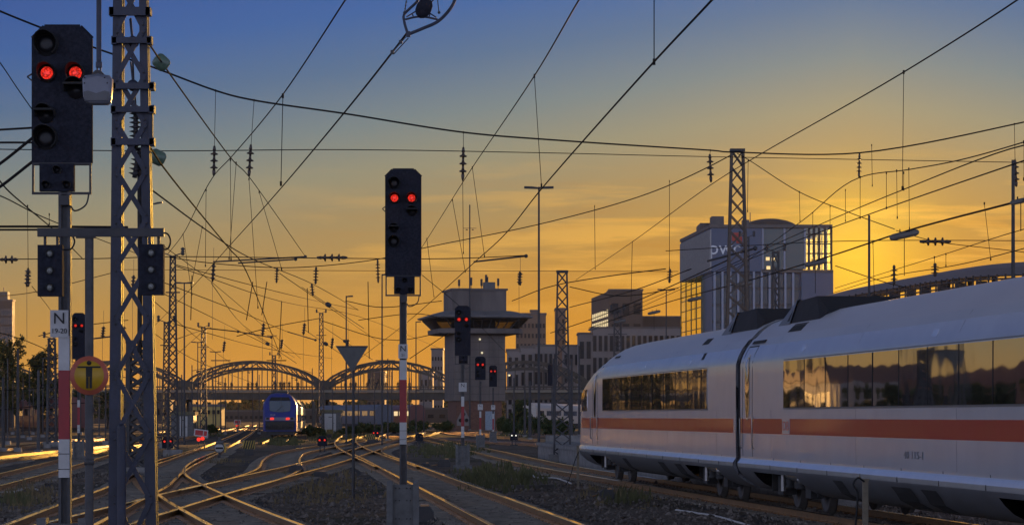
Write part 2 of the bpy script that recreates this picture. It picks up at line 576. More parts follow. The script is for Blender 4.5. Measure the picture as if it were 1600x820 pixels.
track('golden lit track at the left edge behind the dry weeds', [(-12.3, 40), (-15.45, 75), (-16.4, 85.5), (-19.3, 114), (-24, 160), (-31, 230), (-45, 400)], 1, 130)
track('second lit track at the left edge, farther off', [(-19, 70), (-23.6, 123), (-24.6, 145), (-27, 200), (-35, 300)], 1, 120)
track('third track at the left edge under the dark poles', [(-26, 100), (-31, 160), (-36, 230), (-46, 380)], 1, 90)
ICE_C = [(10.2, 16), (7.35, 43), (6.08, 55), (3.33, 81), (1.55, 99), (-1.6, 145), (-7.3, 228), (-18, 400)]
track('track under the white express train', [(x - .75, y) for x, y in ICE_C], 1)
track('far track between the grass and the control tower, crossing to the left', [(8.5, 150), (2.3, 203), (-7.2, 301), (-15, 380)], 1, 120)
track('far track in front of the bushes beside the control tower', [(17, 150), (9, 230), (-3, 340), (-12, 430)], 1, 120)
track('farthest track under the control tower', [(14, 190), (0, 270), (-14, 370), (-30, 480)], 1, 120)
track('lit track that curves away under the road bridge', [(-30, 230), (-34, 290), (-38, 350), (-55, 560)], 1, 120)
track('far track passing the purple train on its right', [(-10.5, 215), (-16, 280), (-24, 360), (-40, 540)], 1, 120)
track('track beneath the purple train', [(-17.75, 190), (-20.35, 226), (-27.8, 330), (-40, 500)], 1, 120)
track('far crossing track before the white hut', [(2, 175), (-10, 240), (-24, 310), (-38, 380)], 1, 120)

# loose ballast stones lying around the near tracks
def stones():
    m_v = []; m_f = []
    rng = np.random.default_rng(11)
    n = 15000
    Y = 37 + 60 * rng.random(n) ** 1.7
    X = (rng.random(n) * 1700 - 50 - 800) / F * Y
    for x, y in zip(X, Y):
        s = rng.uniform(.018, .055) if rng.random() < .96 else rng.uniform(.06, .11)
        a = rng.normal(size=(6, 3)) * .22
        base = np.array([(1, 0, 0), (-1, 0, 0), (0, 1, 0), (0, -1, 0), (0, 0, .8), (0, 0, -.8)]) + a
        o = len(m_v)
        th = rng.uniform(0, 6.3); c, sn = math.cos(th), math.sin(th)
        for p in base * s:
            m_v.append((x + c * p[0] - sn * p[1], y + sn * p[0] + c * p[1], -.175 + p[2] + rng.uniform(-.01, .015)))
        for t in ((0, 2, 4), (2, 1, 4), (1, 3, 4), (3, 0, 4), (2, 0, 5), (1, 2, 5), (3, 1, 5), (0, 3, 5)):
            m_f.append(tuple(o + q for q in t))
    mb = MB(); mb.v = m_v; mb.f = m_f; mb.mi = [0] * len(m_f); mb.sm = [False] * len(m_f)
    o = mb.build('gravel', mat('ballast_stone', (.16, .132, .11), .9, 0, .8, 3))
    tag(o, 'loose grey ballast stones between the tracks', 'gravel', kind='stuff')
stones()

# ------------------------------------------------------------------ grass and weeds
M_GRASS = mat('green_grass', (.085, .085, .03), .75, 0, .6, 2.2)
M_DRY = mat('dry_weeds', (.17, .125, .06), .8, 0, .45, 1.5)
def grass(patches, m, label, h0, h1, seed):
    rng = np.random.default_rng(seed)
    vs = []; fs = []
    for (px0, px1, py0, py1, n) in patches:
        for _ in range(n):
            # clumped
            px = rng.uniform(px0, px1); py = rng.uniform(py0, py1)
            e = ((px - (px0 + px1) / 2) / ((px1 - px0) / 2)) ** 2 + ((py - (py0 + py1) / 2) / ((py1 - py0) / 2)) ** 2
            if e > 1 or rng.random() < e ** .6 * 1.05 or math.sin(px * .21 + seed) + math.sin(py * .9 + px * .07) + rng.normal(0, .6) < -.3: continue
            g = G(px, py, -.2)
            k = rng.integers(4, 8)
            big = rng.uniform(.5, 1.3)
            for _b in range(k):
                hh = rng.uniform(h0, h1) * big * (1 - .5 * e)
                bx, by = g.x + rng.normal(0, .12), g.y + rng.normal(0, .15)
                a = rng.uniform(0, 6.28); w = rng.uniform(.006, .016) * (1 + g.y / 110)
                ln = rng.uniform(.1, .5) * hh
                dxx, dyy = math.cos(a), math.sin(a)
                tx, ty = bx + dxx * ln, by + dyy * ln
                o = len(vs)
                vs += [(bx - w, by, -.22), (bx + w, by, -.22), (bx + dxx * ln * .4 + w * .8, by + dyy * ln * .4, -.2 + hh * .6), (bx + dxx * ln * .4 - w * .8, by + dyy * ln * .4, -.2 + hh * .6), (tx, ty, -.2 + hh)]
                fs += [(o, o + 1, o + 2, o + 3), (o + 3, o + 2, o + 4)]
    mb = MB(); mb.add(vs, fs)
    o = mb.build('grass', m)
    tag(o, label, 'grass', kind='stuff')
grass([(625, 775, 690, 719, 1300), (690, 870, 722, 778, 1150), (400, 480, 682, 699, 1000), (460, 600, 670, 692, 1500), (590, 660, 668, 678, 350), (760, 860, 667, 686, 800), (0, 50, 772, 800, 150), (150, 240, 738, 748, 160), (560, 700, 660, 668, 400), (310, 360, 672, 684, 200), (930, 1010, 770, 790, 130)], M_GRASS, 'green grass growing in clumps between the tracks', .18, .42, 5)
grass([(400, 640, 722, 806, 700), (-20, 110, 735, 812, 420), (700, 850, 722, 775, 250), (250, 310, 700, 716, 350), (640, 760, 690, 716, 300), (860, 1080, 755, 800, 200), (420, 560, 684, 694, 200), (290, 400, 716, 726, 100)], M_DRY, 'dry brown weeds on the ballast', .06, .24, 6)

# ------------------------------------------------------------------ low platform behind the express train
pf = MB()
def plat_x(y): 
    for (x0, y0), (x1, y1) in zip(ICE_C, ICE_C[1:]):
        if y0 <= y <= y1:
            return x0 + (x1 - x0) * (y - y0) / (y1 - y0) + 1.62
    return 0
secs = []
for y in (60, 75, 90, 105, 115, 128):
    x = plat_x(y)
    secs.append([(x + .06, y, -.3), (x + .06, y, .42), (x - .04, y, .42), (x - .04, y, .57), (x + 4.5, y, .57), (x + 4.5, y, -.3)])
vs = [p for s in secs for p in s]; fs = []
for i in range(len(secs) - 1):
    for j in range(6):
        fs.append((i * 6 + j, i * 6 + (j + 1) % 6, (i + 1) * 6 + (j + 1) % 6, (i + 1) * 6 + j))
fs += [tuple(range(6)), tuple((len(secs) - 1) * 6 + k for k in range(6))]
pf.add(vs, fs)
pr = pf.build('platform', M_CONC, loc=(plat_x(128), 128, 0))
tag(pr, 'low concrete platform end beside the white express train nose', 'platform')
up = MB(); x = plat_x(128)
up.box((x + 2.6, 129.5, .33), (4.3, 2.2, 1.1)); up.build('back_step', M_CONC, pr, loc=(plat_x(128), 128, 0))
# ------------------------------------------------------------------ white express train
M_TRAIN = mat('train_white_paint', (.46, .47, .51), .19, 0, .05, .8, detail=2)
M_TROOF = mat('train_shaded_roof', (.42, .42, .435), .3, 0, .14, .7, detail=4, stretch=(1, .25, 1))  # body paint darkened on the upper faces to imitate dimmer reflection; random streaks
M_STRIPE = mat('train_red_stripe', (.42, .022, .018), .3, 0, .06, 1.5, coat=.4)
M_SKIRT = mat('train_grey_skirt', (.13, .13, .135), .42, 0, .18, 2, .05, 14)
M_LEDGE = mat('train_skirt_ledge', (.78, .77, .75), .2, .5, .06, 2)
M_UNDER = mat('train_underframe', (.04, .038, .036), .7, .1, .4, 5, .2, 20)
M_BELLOW = mat('train_gangway_rubber', (.012, .012, .014), .6, 0, .2, 5)
M_ROOFBOX = mat('train_roof_fairing', (.012, .012, .015), .75, 0, .25, 4)
M_WHEEL = mat('wheel_steel', (.07, .06, .052), .6, .3, .3, 6)
M_CYL = mat('damper_steel', (.35, .34, .32), .35, .7, .2, 6)

def glass_mat(name, col, wob=.03, scale=.9, rough=.03, spec=1.0, ior=1.75):
    m = bpy.data.materials.new(name); m.use_nodes = True
    t = m.node_tree; b = t.nodes['Principled BSDF']
    b.inputs['Base Color'].default_value = col + (1,); b.inputs['Roughness'].default_value = rough
    b.inputs['Specular IOR Level'].default_value = spec; b.inputs['IOR'].default_value = ior
    co = t.nodes.new('ShaderNodeTexCoord'); n = t.nodes.new('ShaderNodeTexNoise'); n.inputs['Scale'].default_value = scale; n.inputs['Detail'].default_value = 1.5
    t.links.new(co.outputs['Object'], n.inputs['Vector'])
    bp = t.nodes.new('ShaderNodeBump'); bp.inputs['Strength'].default_value = wob; bp.inputs['Distance'].default_value = 1.0
    t.links.new(n.outputs[0], bp.inputs['Height']); t.links.new(bp.outputs[0], b.inputs['Normal'])
    return m
M_WIN = glass_mat('train_window_glass', (.012, .013, .015), .008, .7, ior=3.2)

# half profile: (lateral, height), bottom centre to roof centre
PROF = [(0, .30), (.80, .30), (1.06, .36), (1.28, .47), (1.42, .60), (1.50, .70), (1.53, .78), (1.535, .855), (1.47, .945), (1.466, .96), (1.468, 1.0), (1.472, 1.2),
        (1.475, 1.46), (1.475, 1.60), (1.475, 1.752), (1.475, 1.97), (1.475, 2.2), (1.4745, 2.42), (1.4735, 2.63), (1.472, 2.84), (1.455, 2.93), (1.415, 3.04), (1.33, 3.2), (1.225, 3.335), (1.195, 3.37), (1.15, 3.392), (1.0, 3.55), (.8, 3.69), (.52, 3.80), (.26, 3.85), (0, 3.865)]
IDX_STRIPE = (12, 13)      # faces between 12-13, 13-14
IDX_LEDGE = (6, 7)
IDX_SKIRT = (0, 1, 2, 3, 4, 5)

def interp(tab, x):
    if x <= tab[0][0]: return tab[0][1]
    for (a, va), (b, vb) in zip(tab, tab[1:]):
        if x <= b:
            t = (x - a) / (b - a); t = t * t * (3 - 2 * t) if False else t
            return va + (vb - va) * t
    return tab[-1][1]

ZR = [(17.5, 3.865), (20, 3.84), (21.4, 3.74), (22.6, 3.58), (23.6, 3.36), (24.5, 3.06), (25.3, 2.66), (26.0, 2.22), (26.5, 1.86), (26.9, 1.5), (27.15, 1.15)]
WF = [(22.6, 1.0), (23.6, .995), (24.6, .975), (25.4, .92), (26, .84), (26.5, .70), (26.85, .50), (27.05, .28), (27.15, .1)]
ZBOT = [(23, .30), (25, .34), (26.4, .42), (27.15, .60)]

def prof_at(s, nose):
    if not nose or s < 17.5:
        return PROF
    zr, wf, zb = interp(ZR, s), interp(WF, s), interp(ZBOT, s)
    t = min(1.97, .98 + (zr - .98) * .62)
    out = []
    for y, z in PROF:
        if z <= .98:
            zz = zb + (z - .30) * (min(.98, zr * .8) - zb) / .68
        elif z <= 1.97:
            zz = .98 + (z - .98) * (t - .98) / .99 if zr > 1.3 else .92 + (z - .98) * .1
        else:
            zz = t + (z - 1.97) * (zr - t) / 1.895
        # the top narrows as the nose rounds over
        k = wf * (1 - .10 * max(0, (3.865 - zr) / 2.7) * max(0, (zz - 1.2) / 2.6))
        out.append((y * k, zz))
    return out

def surf(s, z, nose):
    pr = [p for p in prof_at(s, nose)][8:]
    for (y0, z0), (y1, z1) in zip(pr, pr[1:]):
        if z0 <= z <= z1 and z1 > z0:
            t = (z - z0) / (z1 - z0)
            return y0 + (y1 - y0) * t
    return pr[-1][0]

def patch(mb, s0, s1, z0, z1, off, side=-1, nose=False, nz=5, ns=None, mi=0, th=.0, tilt=0.0):
    """a panel that lies on the car side"""
    ns = ns or max(1, int((s1 - s0) / .5))
    vs = []; fs = []
    for i in range(ns + 1):
        s = s0 + (s1 - s0) * i / ns
        for j in range(nz + 1):
            z = z0 + (z1 - z0) * j / nz
            vs.append((side * (surf(s, z, nose) + off + tilt * (i / ns - .5)), s, z))
    for i in range(ns):
        for j in range(nz):
            a = i * (nz + 1) + j
            q = (a, a + nz + 1, a + nz + 2, a + 1)
            fs.append(q if side < 0 else tuple(reversed(q)))
    # edge returns, so the panel has thickness
    ring = [i * (nz + 1) for i in range(ns + 1)] + [ns * (nz + 1) + j for j in range(1, nz + 1)] + [i * (nz + 1) + nz for i in range(ns - 1, -1, -1)] + [j for j in range(nz - 1, 0, -1)]
    o = len(vs)
    for k in ring:
        p = vs[k]; vs.append((p[0] - side * (off + .012), p[1], p[2]))
    n = len(ring)
    for k in ring: vs.append(vs[k])
    for k in range(n):
        fs.append((o + n + k, o + k, o + (k + 1) % n, o + n + (k + 1) % n))
    mb.add(vs, fs, mi, True)

def oval(mb, sc, zc, rs, rz, off, side=-1, nose=False, mi=0, n=28):
    vs = [(side * (surf(sc, zc, nose) + off), sc, zc)]; fs = []
    for k in range(n):
        a = 2 * math.pi * k / n
        ca, sa = math.cos(a), math.sin(a)
        p = 2.6
        r = (abs(ca) ** p + abs(sa) ** p) ** (-1 / p)
        s, z = sc + rs * r * ca, zc + rz * r * sa
        vs.append((side * (surf(s, z, nose) + off), s, z))
    for k in range(n):
        q = (0, 1 + k, 1 + (k + 1) % n)
        fs.append(q)
    mb.add(vs, fs, mi, True)

def wheelset(root, s, loc):
    m = MB()
    for sd in (-1, 1):
        m.lathe((sd * .68, s, .46), (sd * .82, s, .46), [(0, .20), (0, .49), (.25, .49), (.3, .46), (1, .455), (1, .40), (.8, .37), (.8, .16), (1, .14), (1, .0)], 24)
    m.tube([(-.7, s, .46), (.7, s, .46)], .09, 10)
    m.build('wheelset', M_WHEEL, root)

def bogie(car, s):
    root = MB()
    for sd in (-1, 1):
        root.box((sd * 1.0, s, .52), (.14, 2.9, .2))
        root.box((sd * 1.02, s - 1.25, .46), (.26, .46, .36)); root.box((sd * 1.02, s + 1.25, .46), (.26, .46, .36))
        root.box((sd * 1.05, s, .72), (.3, .8, .25))
        for q in (-.5, .5):
            root.lathe((sd * 1.08, s + q, .42), (sd * 1.08, s + q, .78), [(0, .13), (.15, .13), (.2, .1), (.4, .13), (.6, .1), (.8, .13), (1, .13)], 10)
    root.box((0, s, .55), (1.9, .5, .25))
    b = root.build('bogie', M_UNDER, car)
    d = MB()
    for sd in (-1, 1):
        d.tube([(sd * 1.22, s - .95, .66), (sd * 1.22, s - .25, .66)], .075, 10); d.tube([(sd * 1.22, s - .25, .66), (sd * 1.22, s + .3, .66)], .045, 8)
        d.box((sd * 1.2, s - .95, .74), (.12, .12, .32))
        d.tube([(sd * 1.2, s + .75, .36), (sd * 1.2, s + .75, .78)], .05, 8)
        d.ball((sd * 1.24, s - 1.1, .62), .1, 8)
    d.each('damper', M_CYL, b)
    wheelset(b, s - 1.25, None); wheelset(b, s + 1.25, None)

PANE = random.Random(4)
def express_car(label, L, nose, joint_low, bog, wins, doors, origin, rz, extra=None):
    root = empty('train_car', origin, label, 'train', 'cars of the white express train', rz)
    if nose:
        S = [0.0, .25, 1] + [2 + i for i in range(16)] + [17.5 + .25 * i for i in range(35)] + [26.2 + .1 * i for i in range(9)] + [27.05, 27.1, 27.15]
    else:
        S = [0.0, .25] + [1 + i for i in range(int(L) - 1)] + [L - .25, L]
    n = len(PROF); vs = []
    full = 2 * n - 2
    for s in S:
        pr = prof_at(s, nose)
        ring = [(y, s, z) for y, z in pr] + [(-y, s, z) for y, z in reversed(pr[1:-1])]
        vs += ring
    fs = []; mi = []
    bogs = [(b - 2.0, b + 2.0) for b in bog]
    for i in range(len(S) - 1):
        sm = (S[i] + S[i + 1]) / 2
        for k in range(full):
            k2 = (k + 1) % full
            j = k if k < n - 1 else full - 1 - k
            open_ = any(a < sm < b for a, b in bogs)
            if open_ and j in (0, 1, 2, 3, 4):
                continue
            fs.append((i * full + k, (i + 1) * full + k, (i + 1) * full + k2, i * full + k2))
            lim = 24.4 if nose else L - 0.0
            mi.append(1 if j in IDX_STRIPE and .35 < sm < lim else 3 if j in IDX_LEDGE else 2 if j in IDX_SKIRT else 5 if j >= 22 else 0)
    m = MB(); m.v = vs; m.f = fs; m.mi = mi; m.sm = [True] * len(fs)
    m.add(vs[:full], [tuple(range(full))], 4)
    m.add(vs[-full:], [tuple(reversed(range(full)))], 0 if nose else 4)
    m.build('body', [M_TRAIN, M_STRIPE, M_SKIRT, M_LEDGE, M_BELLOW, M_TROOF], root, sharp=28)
    # floor and dark inside behind the bogie openings
    u = MB()
    u.box((0, L / 2 - (1.2 if nose else 0), .80), (2.5, L - (3.5 if nose else .6), .08))
    for a, b in bogs:
        u.box((0, a - .03, .55), (2.3, .05, .46)); u.box((0, b + .03, .55), (2.3, .05, .46))
    u.build('underframe', M_UNDER, root)
    for b in bog:
        bogie(root, b)
    for a, b in wins:
        f = MB()
        for sd in (-1, 1):
            patch(f, a - .05, b + .05, 1.93, 2.87, .003, sd, nose)
        fr = f.each('window_frame', M_SKIRT, root)[0]
        g = MB()
        for sd in (-1, 1):
            q0 = a; first = True
            while q0 < b - .05:
                q1 = a + .7 if first else min(b, q0 + 1.72)
                if b - q1 < .35: q1 = b
                patch(g, q0 + .004, q1 - .004, 1.965, 2.835, .012, sd, nose, nz=8, ns=3, tilt=PANE.uniform(-.005, .005)); q0 = q1; first = False
        g.each('window_glass', M_WIN, fr)
        g = MB(); q = a + .7
        while q < b - .3:
            for sd in (-1, 1):
                patch(g, q - .010, q + .010, 1.966, 2.834, .019, sd, nose, ns=1)
            q += 1.72
        g.each('window_divider', M_BLACK, fr)
    for dcen in doors:
        d = MB()
        for sd in (-1, 1):
            for q in (-.5, .5):
                patch(d, dcen + q - .012, dcen + q + .012, 1.0, 3.2, .004, sd, nose, nz=14, ns=1)
            patch(d, dcen - .5, dcen + .5, 3.19, 3.215, .004, sd, nose, nz=1, ns=1)
        dr = d.build('door', M_BLACK, root)
        g = MB(); fr = MB()
        for sd in (-1, 1):
            oval(fr, dcen, 2.38, .24, .66, .006, sd, nose)
            oval(g, dcen, 2.38, .20, .61, .011, sd, nose)
        fr.each('door_window_frame', M_LEDGE, dr); g.each('door_window', M_WIN, dr)
    # seams and hatches in the skirt, roof ventilation flaps
    k = MB(); q = 1.6
    while q < (22 if nose else L - 1):
        for sd in (-1, 1):
            k.box((sd * 1.534, q, .82), (.012, .018, .08)); 
            patch(k, q - .008, q + .008, .958, .999, .004, sd, nose, nz=1, ns=1)
        q += 2.45
    k.each('skirt_seam', M_BLACK, root)
    return root

ITH = math.atan(.106)
Lc = 25.7
ujoint = Vector((6.10, 55.0, 0))
def ice_at(s):        # s metres beyond the joint, along the train
    return ujoint + Vector((-math.sin(ITH), math.cos(ITH), 0)) * s

car1 = express_car('white express train end car with rounded nose and red stripe', 27.15, True, None, [4.1, 20.2], [(3.3, 19.7)], [21.3], ice_at(.25), ITH)
car2 = express_car('long white express train car behind the dark gangway, cut by the picture edge', 24.5, False, None, [3.7, 20.8], [(3.9, 20.2)], [23.75], ice_at(-24.75), ITH)
# car2 runs from -24.75 to -.25 with its far end at the joint: turn its features so that the joint end is at s = L
# cab side window on the nose
m = MB()
for sd in (-1, 1):
    patch(m, 23.0, 24.7, 1.95, 2.58, .008, sd, True, nz=6, ns=8)
m.each('cab_side_window', M_WIN, car1)
m = MB()
for sd in (-1, 1):
    patch(m, 4.1, 4.4, 3.05, 3.2, .006, sd, True, nz=2, ns=1); patch(m, 18.9, 19.8, 3.42, 3.47, .02, sd, True, nz=1, ns=2)
    patch(m, 5.1, 5.9, 3.42, 3.56, .006, sd, True, nz=3, ns=2)
m.each('roof_flap', M_ROOFBOX, car1)
m = MB()
for sd in (-1, 1):
    patch(m, 20.3, 21.5, 3.42, 3.58, .006, sd, False, nz=3, ns=2)
    patch(m, 22.9, 24.1, 3.26, 3.32, .03, sd, False, nz=1, ns=2)
m.each('roof_flap', M_ROOFBOX, car2)
# gangway between the cars
g = MB(); ring = []
for s in (-.26, -.12, 0, .12, .26):
    k = .93 if abs(s) in (.12,) else .965
    pr = [(y * k, .34 + (z - .30) * (k + .01)) for y, z in PROF]
    ring += [(y, s, z) for y, z in pr] + [(-y, s, z) for y, z in reversed(pr[1:-1])]
full = 2 * len(PROF) - 2
fs = [(i * full + k, (i + 1) * full + k, (i + 1) * full + (k + 1) % full, i * full + (k + 1) % full) for i in range(4) for k in range(full)]
for q in ring: pass
g.add([(x, y - .25, z) for x, y, z in ring], fs, 0, True)
g.build('gangway', M_BELLOW, car1)
# roof fairings either side of the joint
def fairing(car, s0, s1, nose, flip):
    m = MB(); f = MB()
    e = 1.2
    def sec(s, h, w):
        return [(-w, s, 3.58), (-w * .82, s, 3.58 + h), (w * .82, s, 3.58 + h), (w, s, 3.58)]
    a, b = (s0, s1)
    rows = [sec(a, .20, .92), sec(a + e * .8, .50, .92), sec(b - e, .47, .92), sec(b, .12, .92)]
    vs = [p for r_ in rows for p in r_]
    fs = []
    for i in range(3):
        for j in range(4):
            fs.append((i * 4 + j, (i + 1) * 4 + j, (i + 1) * 4 + (j + 1) % 4, i * 4 + (j + 1) % 4))
    fs += [(0, 1, 2, 3), (12, 13, 14, 15)]
    m.add(vs, fs, 0)
    fa = m.build('roof_fairing', M_ROOFBOX, car)
    # pale sloping end with dark louvred panels
    s_lo, s_hi = (b, b - e) if flip else (a, a + e)
    dirn = 1 if s_lo > s_hi else -1
    l = MB()
    pale = [(-.93, s_lo + dirn * .012, 3.56), (-.77, s_lo + dirn * .012, 3.72), (.77, s_lo + dirn * .012, 3.72), (.93, s_lo + dirn * .012, 3.56), (-.93, s_hi, 3.60), (-.775, s_hi, 4.065), (.775, s_hi, 4.065), (.93, s_hi, 3.60)]
    pale = [(x * 1.01, y, z + .01) for x, y, z in pale]
    l.add(pale, [(0, 1, 5, 4), (1, 2, 6, 5), (2, 3, 7, 6), (0, 3, 2, 1)], 0)
    l.build('fairing_end', M_SKIRT, fa)
    l = MB()
    for x in (-.4, .4):
        for (u, v) in ((.2, .55), (.6, .92)):
            q = []
            for t in (u, v):
                for dxx in (-.3, .3):
                    q.append((x + dxx, s_lo + (s_hi - s_lo) * t, 3.745 + (4.075 - 3.73) * t + .012))
            l.add(q, [(0, 1, 3, 2)])
    # panels on the flank of the sloping end, the side the platform sees
    for sd in (-1, 1):
        for (u, v) in ((.22, .52), (.58, .92)):
            q = []
            for t in (u, v):
                lo = 3.66; hi = 3.72 + .345 * t - .03
                for z in (lo, hi):
                    fr = (z - 3.57) / max(.05, (.15 + .345 * t))
                    q.append((sd * (.945 - .165 * min(1, fr) + .012), s_lo + (s_hi - s_lo) * t, z))
            l.add(q, [(0, 1, 3, 2)])
    l.each('louvre_panel', M_BLACK, fa)
fairing(car1, .5, 4.6, True, True)
fairing(car2, 19.6, 23.4, False, True)
# panel joints, grab handles, small pale panels on the body sides
for car, js in ((car1, (2.2, 8.6, 14.3, 20.1)), (car2, (2.4, 8.2, 14.4, 21.4))):
    for q in js:
        m = MB()
        for sd in (-1, 1):
            for z0, z1 in ((1.0, 1.458), (1.755, 1.92), (2.89, 3.33)):
                patch(m, q - .006, q + .006, z0, z1, .002, sd, car is car1, nz=3, ns=1)
        m.each('panel_joint', M_SKIRT, car)
    m = MB()
    for q in ((5.6, 12.4) if car is car1 else (9.4, 18.6)):
        for sd in (-1, 1):
            patch(m, q, q + .32, 2.98, 3.10, .004, sd, car is car1, nz=2, ns=1)
    m.each('pale_panel', M_LEDGE, car)
    m = MB()
    for q in ((20.62, 21.98) if car is car1 else (23.1, 24.36)):
        for sd in (-1, 1):
            x_ = sd * (surf(q, 1.6, car is car1) + .035)
            m.tube([(x_ - sd * .03, q, 1.15), (x_, q, 1.2), (x_, q, 1.75), (x_ - sd * .03, q, 1.8)], .014, 6)
    m.each('grab_handle', M_CYL, car)
# maker's badge plate in the stripe, small lettering on the side
def side_text(car, s, z, txt, size, m, plate=None, sx=1.0):
    o = MB()
    x = -(surf(s, z, False))
    if plate:
        patch(o, s - plate[0] / 2, s + plate[0] / 2, z - plate[1] / 2, z + plate[1] / 2, .006, -1, False, nz=1, ns=1, mi=1)
    M = Matrix.Translation((x - .008, s, z)) @ Matrix.Rotation(R(-90), 4, 'Z') @ Matrix.Rotation(R(90), 4, 'X') @ Matrix.Diagonal((sx, 1, 1, 1))
    vs, fs = text_shape(txt, size, M, .002)
    o.add(vs, fs, 0)
    o.build('lettering', [m, M_TRAIN], car)
side_text(car2, 20.0, 1.61, 'DB', .25, M_STRIPE, (.66, .28), 1.7)
side_text(car2, 10.6, 1.20, '40 115-1', .17, mat('faded_lettering', (.2, .2, .21), .6), None, 2.0)
# brake hoses and dark hatches low on the second car
m = MB()
for (a, b) in ((9.2, 10.1), (10.7, 11.9), (15.3, 16.0)):
    vs = []
    for s in (a, b):
        for y, z in PROF[2:6]:
            vs.append((-(y + .006), s + (.25 if z < .5 else 0), z))
    m.add(vs, [(i, i + 1, i + 5, i + 4) for i in range(3)])
m.each('skirt_hatch', M_UNDER, car2)
m = MB()
for (a, b) in ((15.1, 15.8), (9.0, 9.9), (6.6, 7.5)):
    vs = []
    for s in (a, b):
        for y, z in PROF[2:6]:
            vs.append((-(y + .006), s + (.25 if z < .5 else 0), z))
    m.add(vs, [(i, i + 1, i + 5, i + 4) for i in range(3)])
m.each('skirt_hatch', M_UNDER, car1)

# ------------------------------------------------------------------ blue double-deck train standing in the yard
M_BLUE = mat('blue_train_paint', (.034, .052, .25), .5, 0, .12, 2, spec=.2)
M_BLUESIDE = mat('train_side_sun_gold', (.62, .44, .22), .4, 0, .1, 2)  # gold of the low sun painted into the side colour
M_BLGREY = mat('train_front_grey', (.16, .15, .2), .4, 0, .15, 3)
M_WSHIELD = glass_mat('windscreen_glass', (.05, .075, .10), .0, 1, .2, .3)
def blue_train():
    rz = math.atan(.072)
    loc = (-19.6, 226, 0)
    root = empty('train', loc, 'blue double-deck train with two red tail lamps below the road bridge', 'train', None, rz)
    W = 1.42
    # front face outline, widest at the shoulder, rounded top
    out = [(-1.40, .55), (-1.42, 1.2), (-1.42, 2.75), (-1.30, 3.05), (-.98, 3.52), (-.78, 3.66), (-.4, 3.76), (.4, 3.76), (.78, 3.66), (.98, 3.52), (1.30, 3.05), (1.42, 2.75), (1.42, 1.2), (1.40, .55)]
    m = MB(); n = len(out); vs = []
    lens = [(-.55, .90, .05), (-.25, .97, .0), (0.05, 1.0, 0), (26.6, 1.0, 0)]
    for s, k, dzz in lens:
        vs += [(x * k, s + (.35 * (z - 1.3) / 2.4 if z > 1.3 and s < 1 else 0), .55 + (z - .55) * (k * .5 + .5)) for x, z in out]
    fs = []; mi = []
    for i in range(len(lens) - 1):
        for k in range(n):
            fs.append((i * n + k, (i + 1) * n + k, (i + 1) * n + (k + 1) % n, i * n + (k + 1) % n)); mi.append(0 if i < 2 else 1)
    fs.append(tuple(range(n))); mi.append(0); fs.append(tuple(reversed(range((len(lens) - 1) * n, len(lens) * n)))); mi.append(1)
    m.v = vs; m.f = fs; m.mi = mi; m.sm = [True] * len(fs)
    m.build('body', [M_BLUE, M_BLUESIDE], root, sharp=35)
    def fy(z): return -.56 + (.35 * (z - 1.3) / 2.4 if z > 1.3 else 0)
    def zz(z): return z
    def panel(poly, off, name, mt):
        q = MB(); k = len(poly)
        vs = [(x, fy(z) - off, z) for x, z in poly] + [(x, fy(z) + .02, z) for x, z in poly]
        q.add(vs, [tuple(range(k))] + [(i, i + k, (i + 1) % k + k, (i + 1) % k) for i in range(k)])
        return q.build(name, mt, root)
    panel([(-.86, 2.25), (-.3, 2.15), (.3, 2.15), (.86, 2.25), (.90, 3.0), (.84, 3.1), (-.84, 3.1), (-.90, 3.0)], .02, 'windscreen', M_WSHIELD)
    panel([(-.9, 3.12), (.9, 3.12), (.74, 3.42), (-.74, 3.42)], .02, 'destination_panel', M_BLACK)
    panel([(-1.25, 1.45), (1.25, 1.45), (1.22, 1.72), (-1.22, 1.72)], .02, 'front_band', M_BLGREY)
    panel([(-1.2, .62), (1.2, .62), (1.22, 1.40), (-1.22, 1.40)], .015, 'coupler_panel', M_UNDER)
    q = MB(); q.bar((-.35, fy(2.2) - .05, 2.18), (.3, fy(2.7) - .05, 2.72), .03); q.bar((.3, fy(2.2) - .05, 2.16), (.32, fy(2.4) - .05, 2.4), .03); q.build('wiper', M_BLACK, root)
    for x in (-.66, .66):
        h = MB(); h.prism([(x + px, 1.60 + pz) for px, pz in ((-.17, -.11), (.15, -.09), (.17, .06), (.1, .1), (-.14, .09))], fy(1.6) - .05, fy(1.6) + .02)
        h.build('tail_lamp', M_REDFAR, root)
        h = MB(); h.prism([(x * 1.55 + px, 1.62 + pz) for px, pz in ((-.12, -.09), (.12, -.09), (.12, .08), (-.12, .08))], fy(1.6) - .04, fy(1.6) + .02)
        h.build('headlamp', M_LENSDK, root)
    b = MB()
    for x in (-.88, .88):
        b.tube([(x, -.5, 1.02), (x, -1.0, 1.02)], .09, 10); b.lathe((x, -1.0, 1.02), (x, -1.06, 1.02), [(0, .22), (1, .2)], 12)
    b.each('buffer', M_UNDER, root); b = MB(); b.box((0, -.7, .95), (.3, .5, .3)); b.build('coupler', M_UNDER, root)
    b = MB(); b.box((0, -.35, .42), (2.3, .2, .36)); b.build('snow_plough', M_UNDER, root)
    t = MB(); vs_, fs_ = text_shape('445 04', .16, facing((-.62, fy(1.95) - .02, 1.92)), .004); t.add(vs_, fs_); t.build('lettering', M_WHITE, root)
    for row, (z0, z1) in enumerate(((1.25, 1.95), (2.45, 3.0))):
        for i in range(10):
            s = 3.4 + i * 2.25
            w = MB()
            for sd in (-1, 1):
                x = sd * (1.423 if z1 < 2.7 else 1.40)
                w.box((x, s, (z0 + z1) / 2), (.03, 1.7, z1 - z0))
            w.each('window', M_WIN, root)
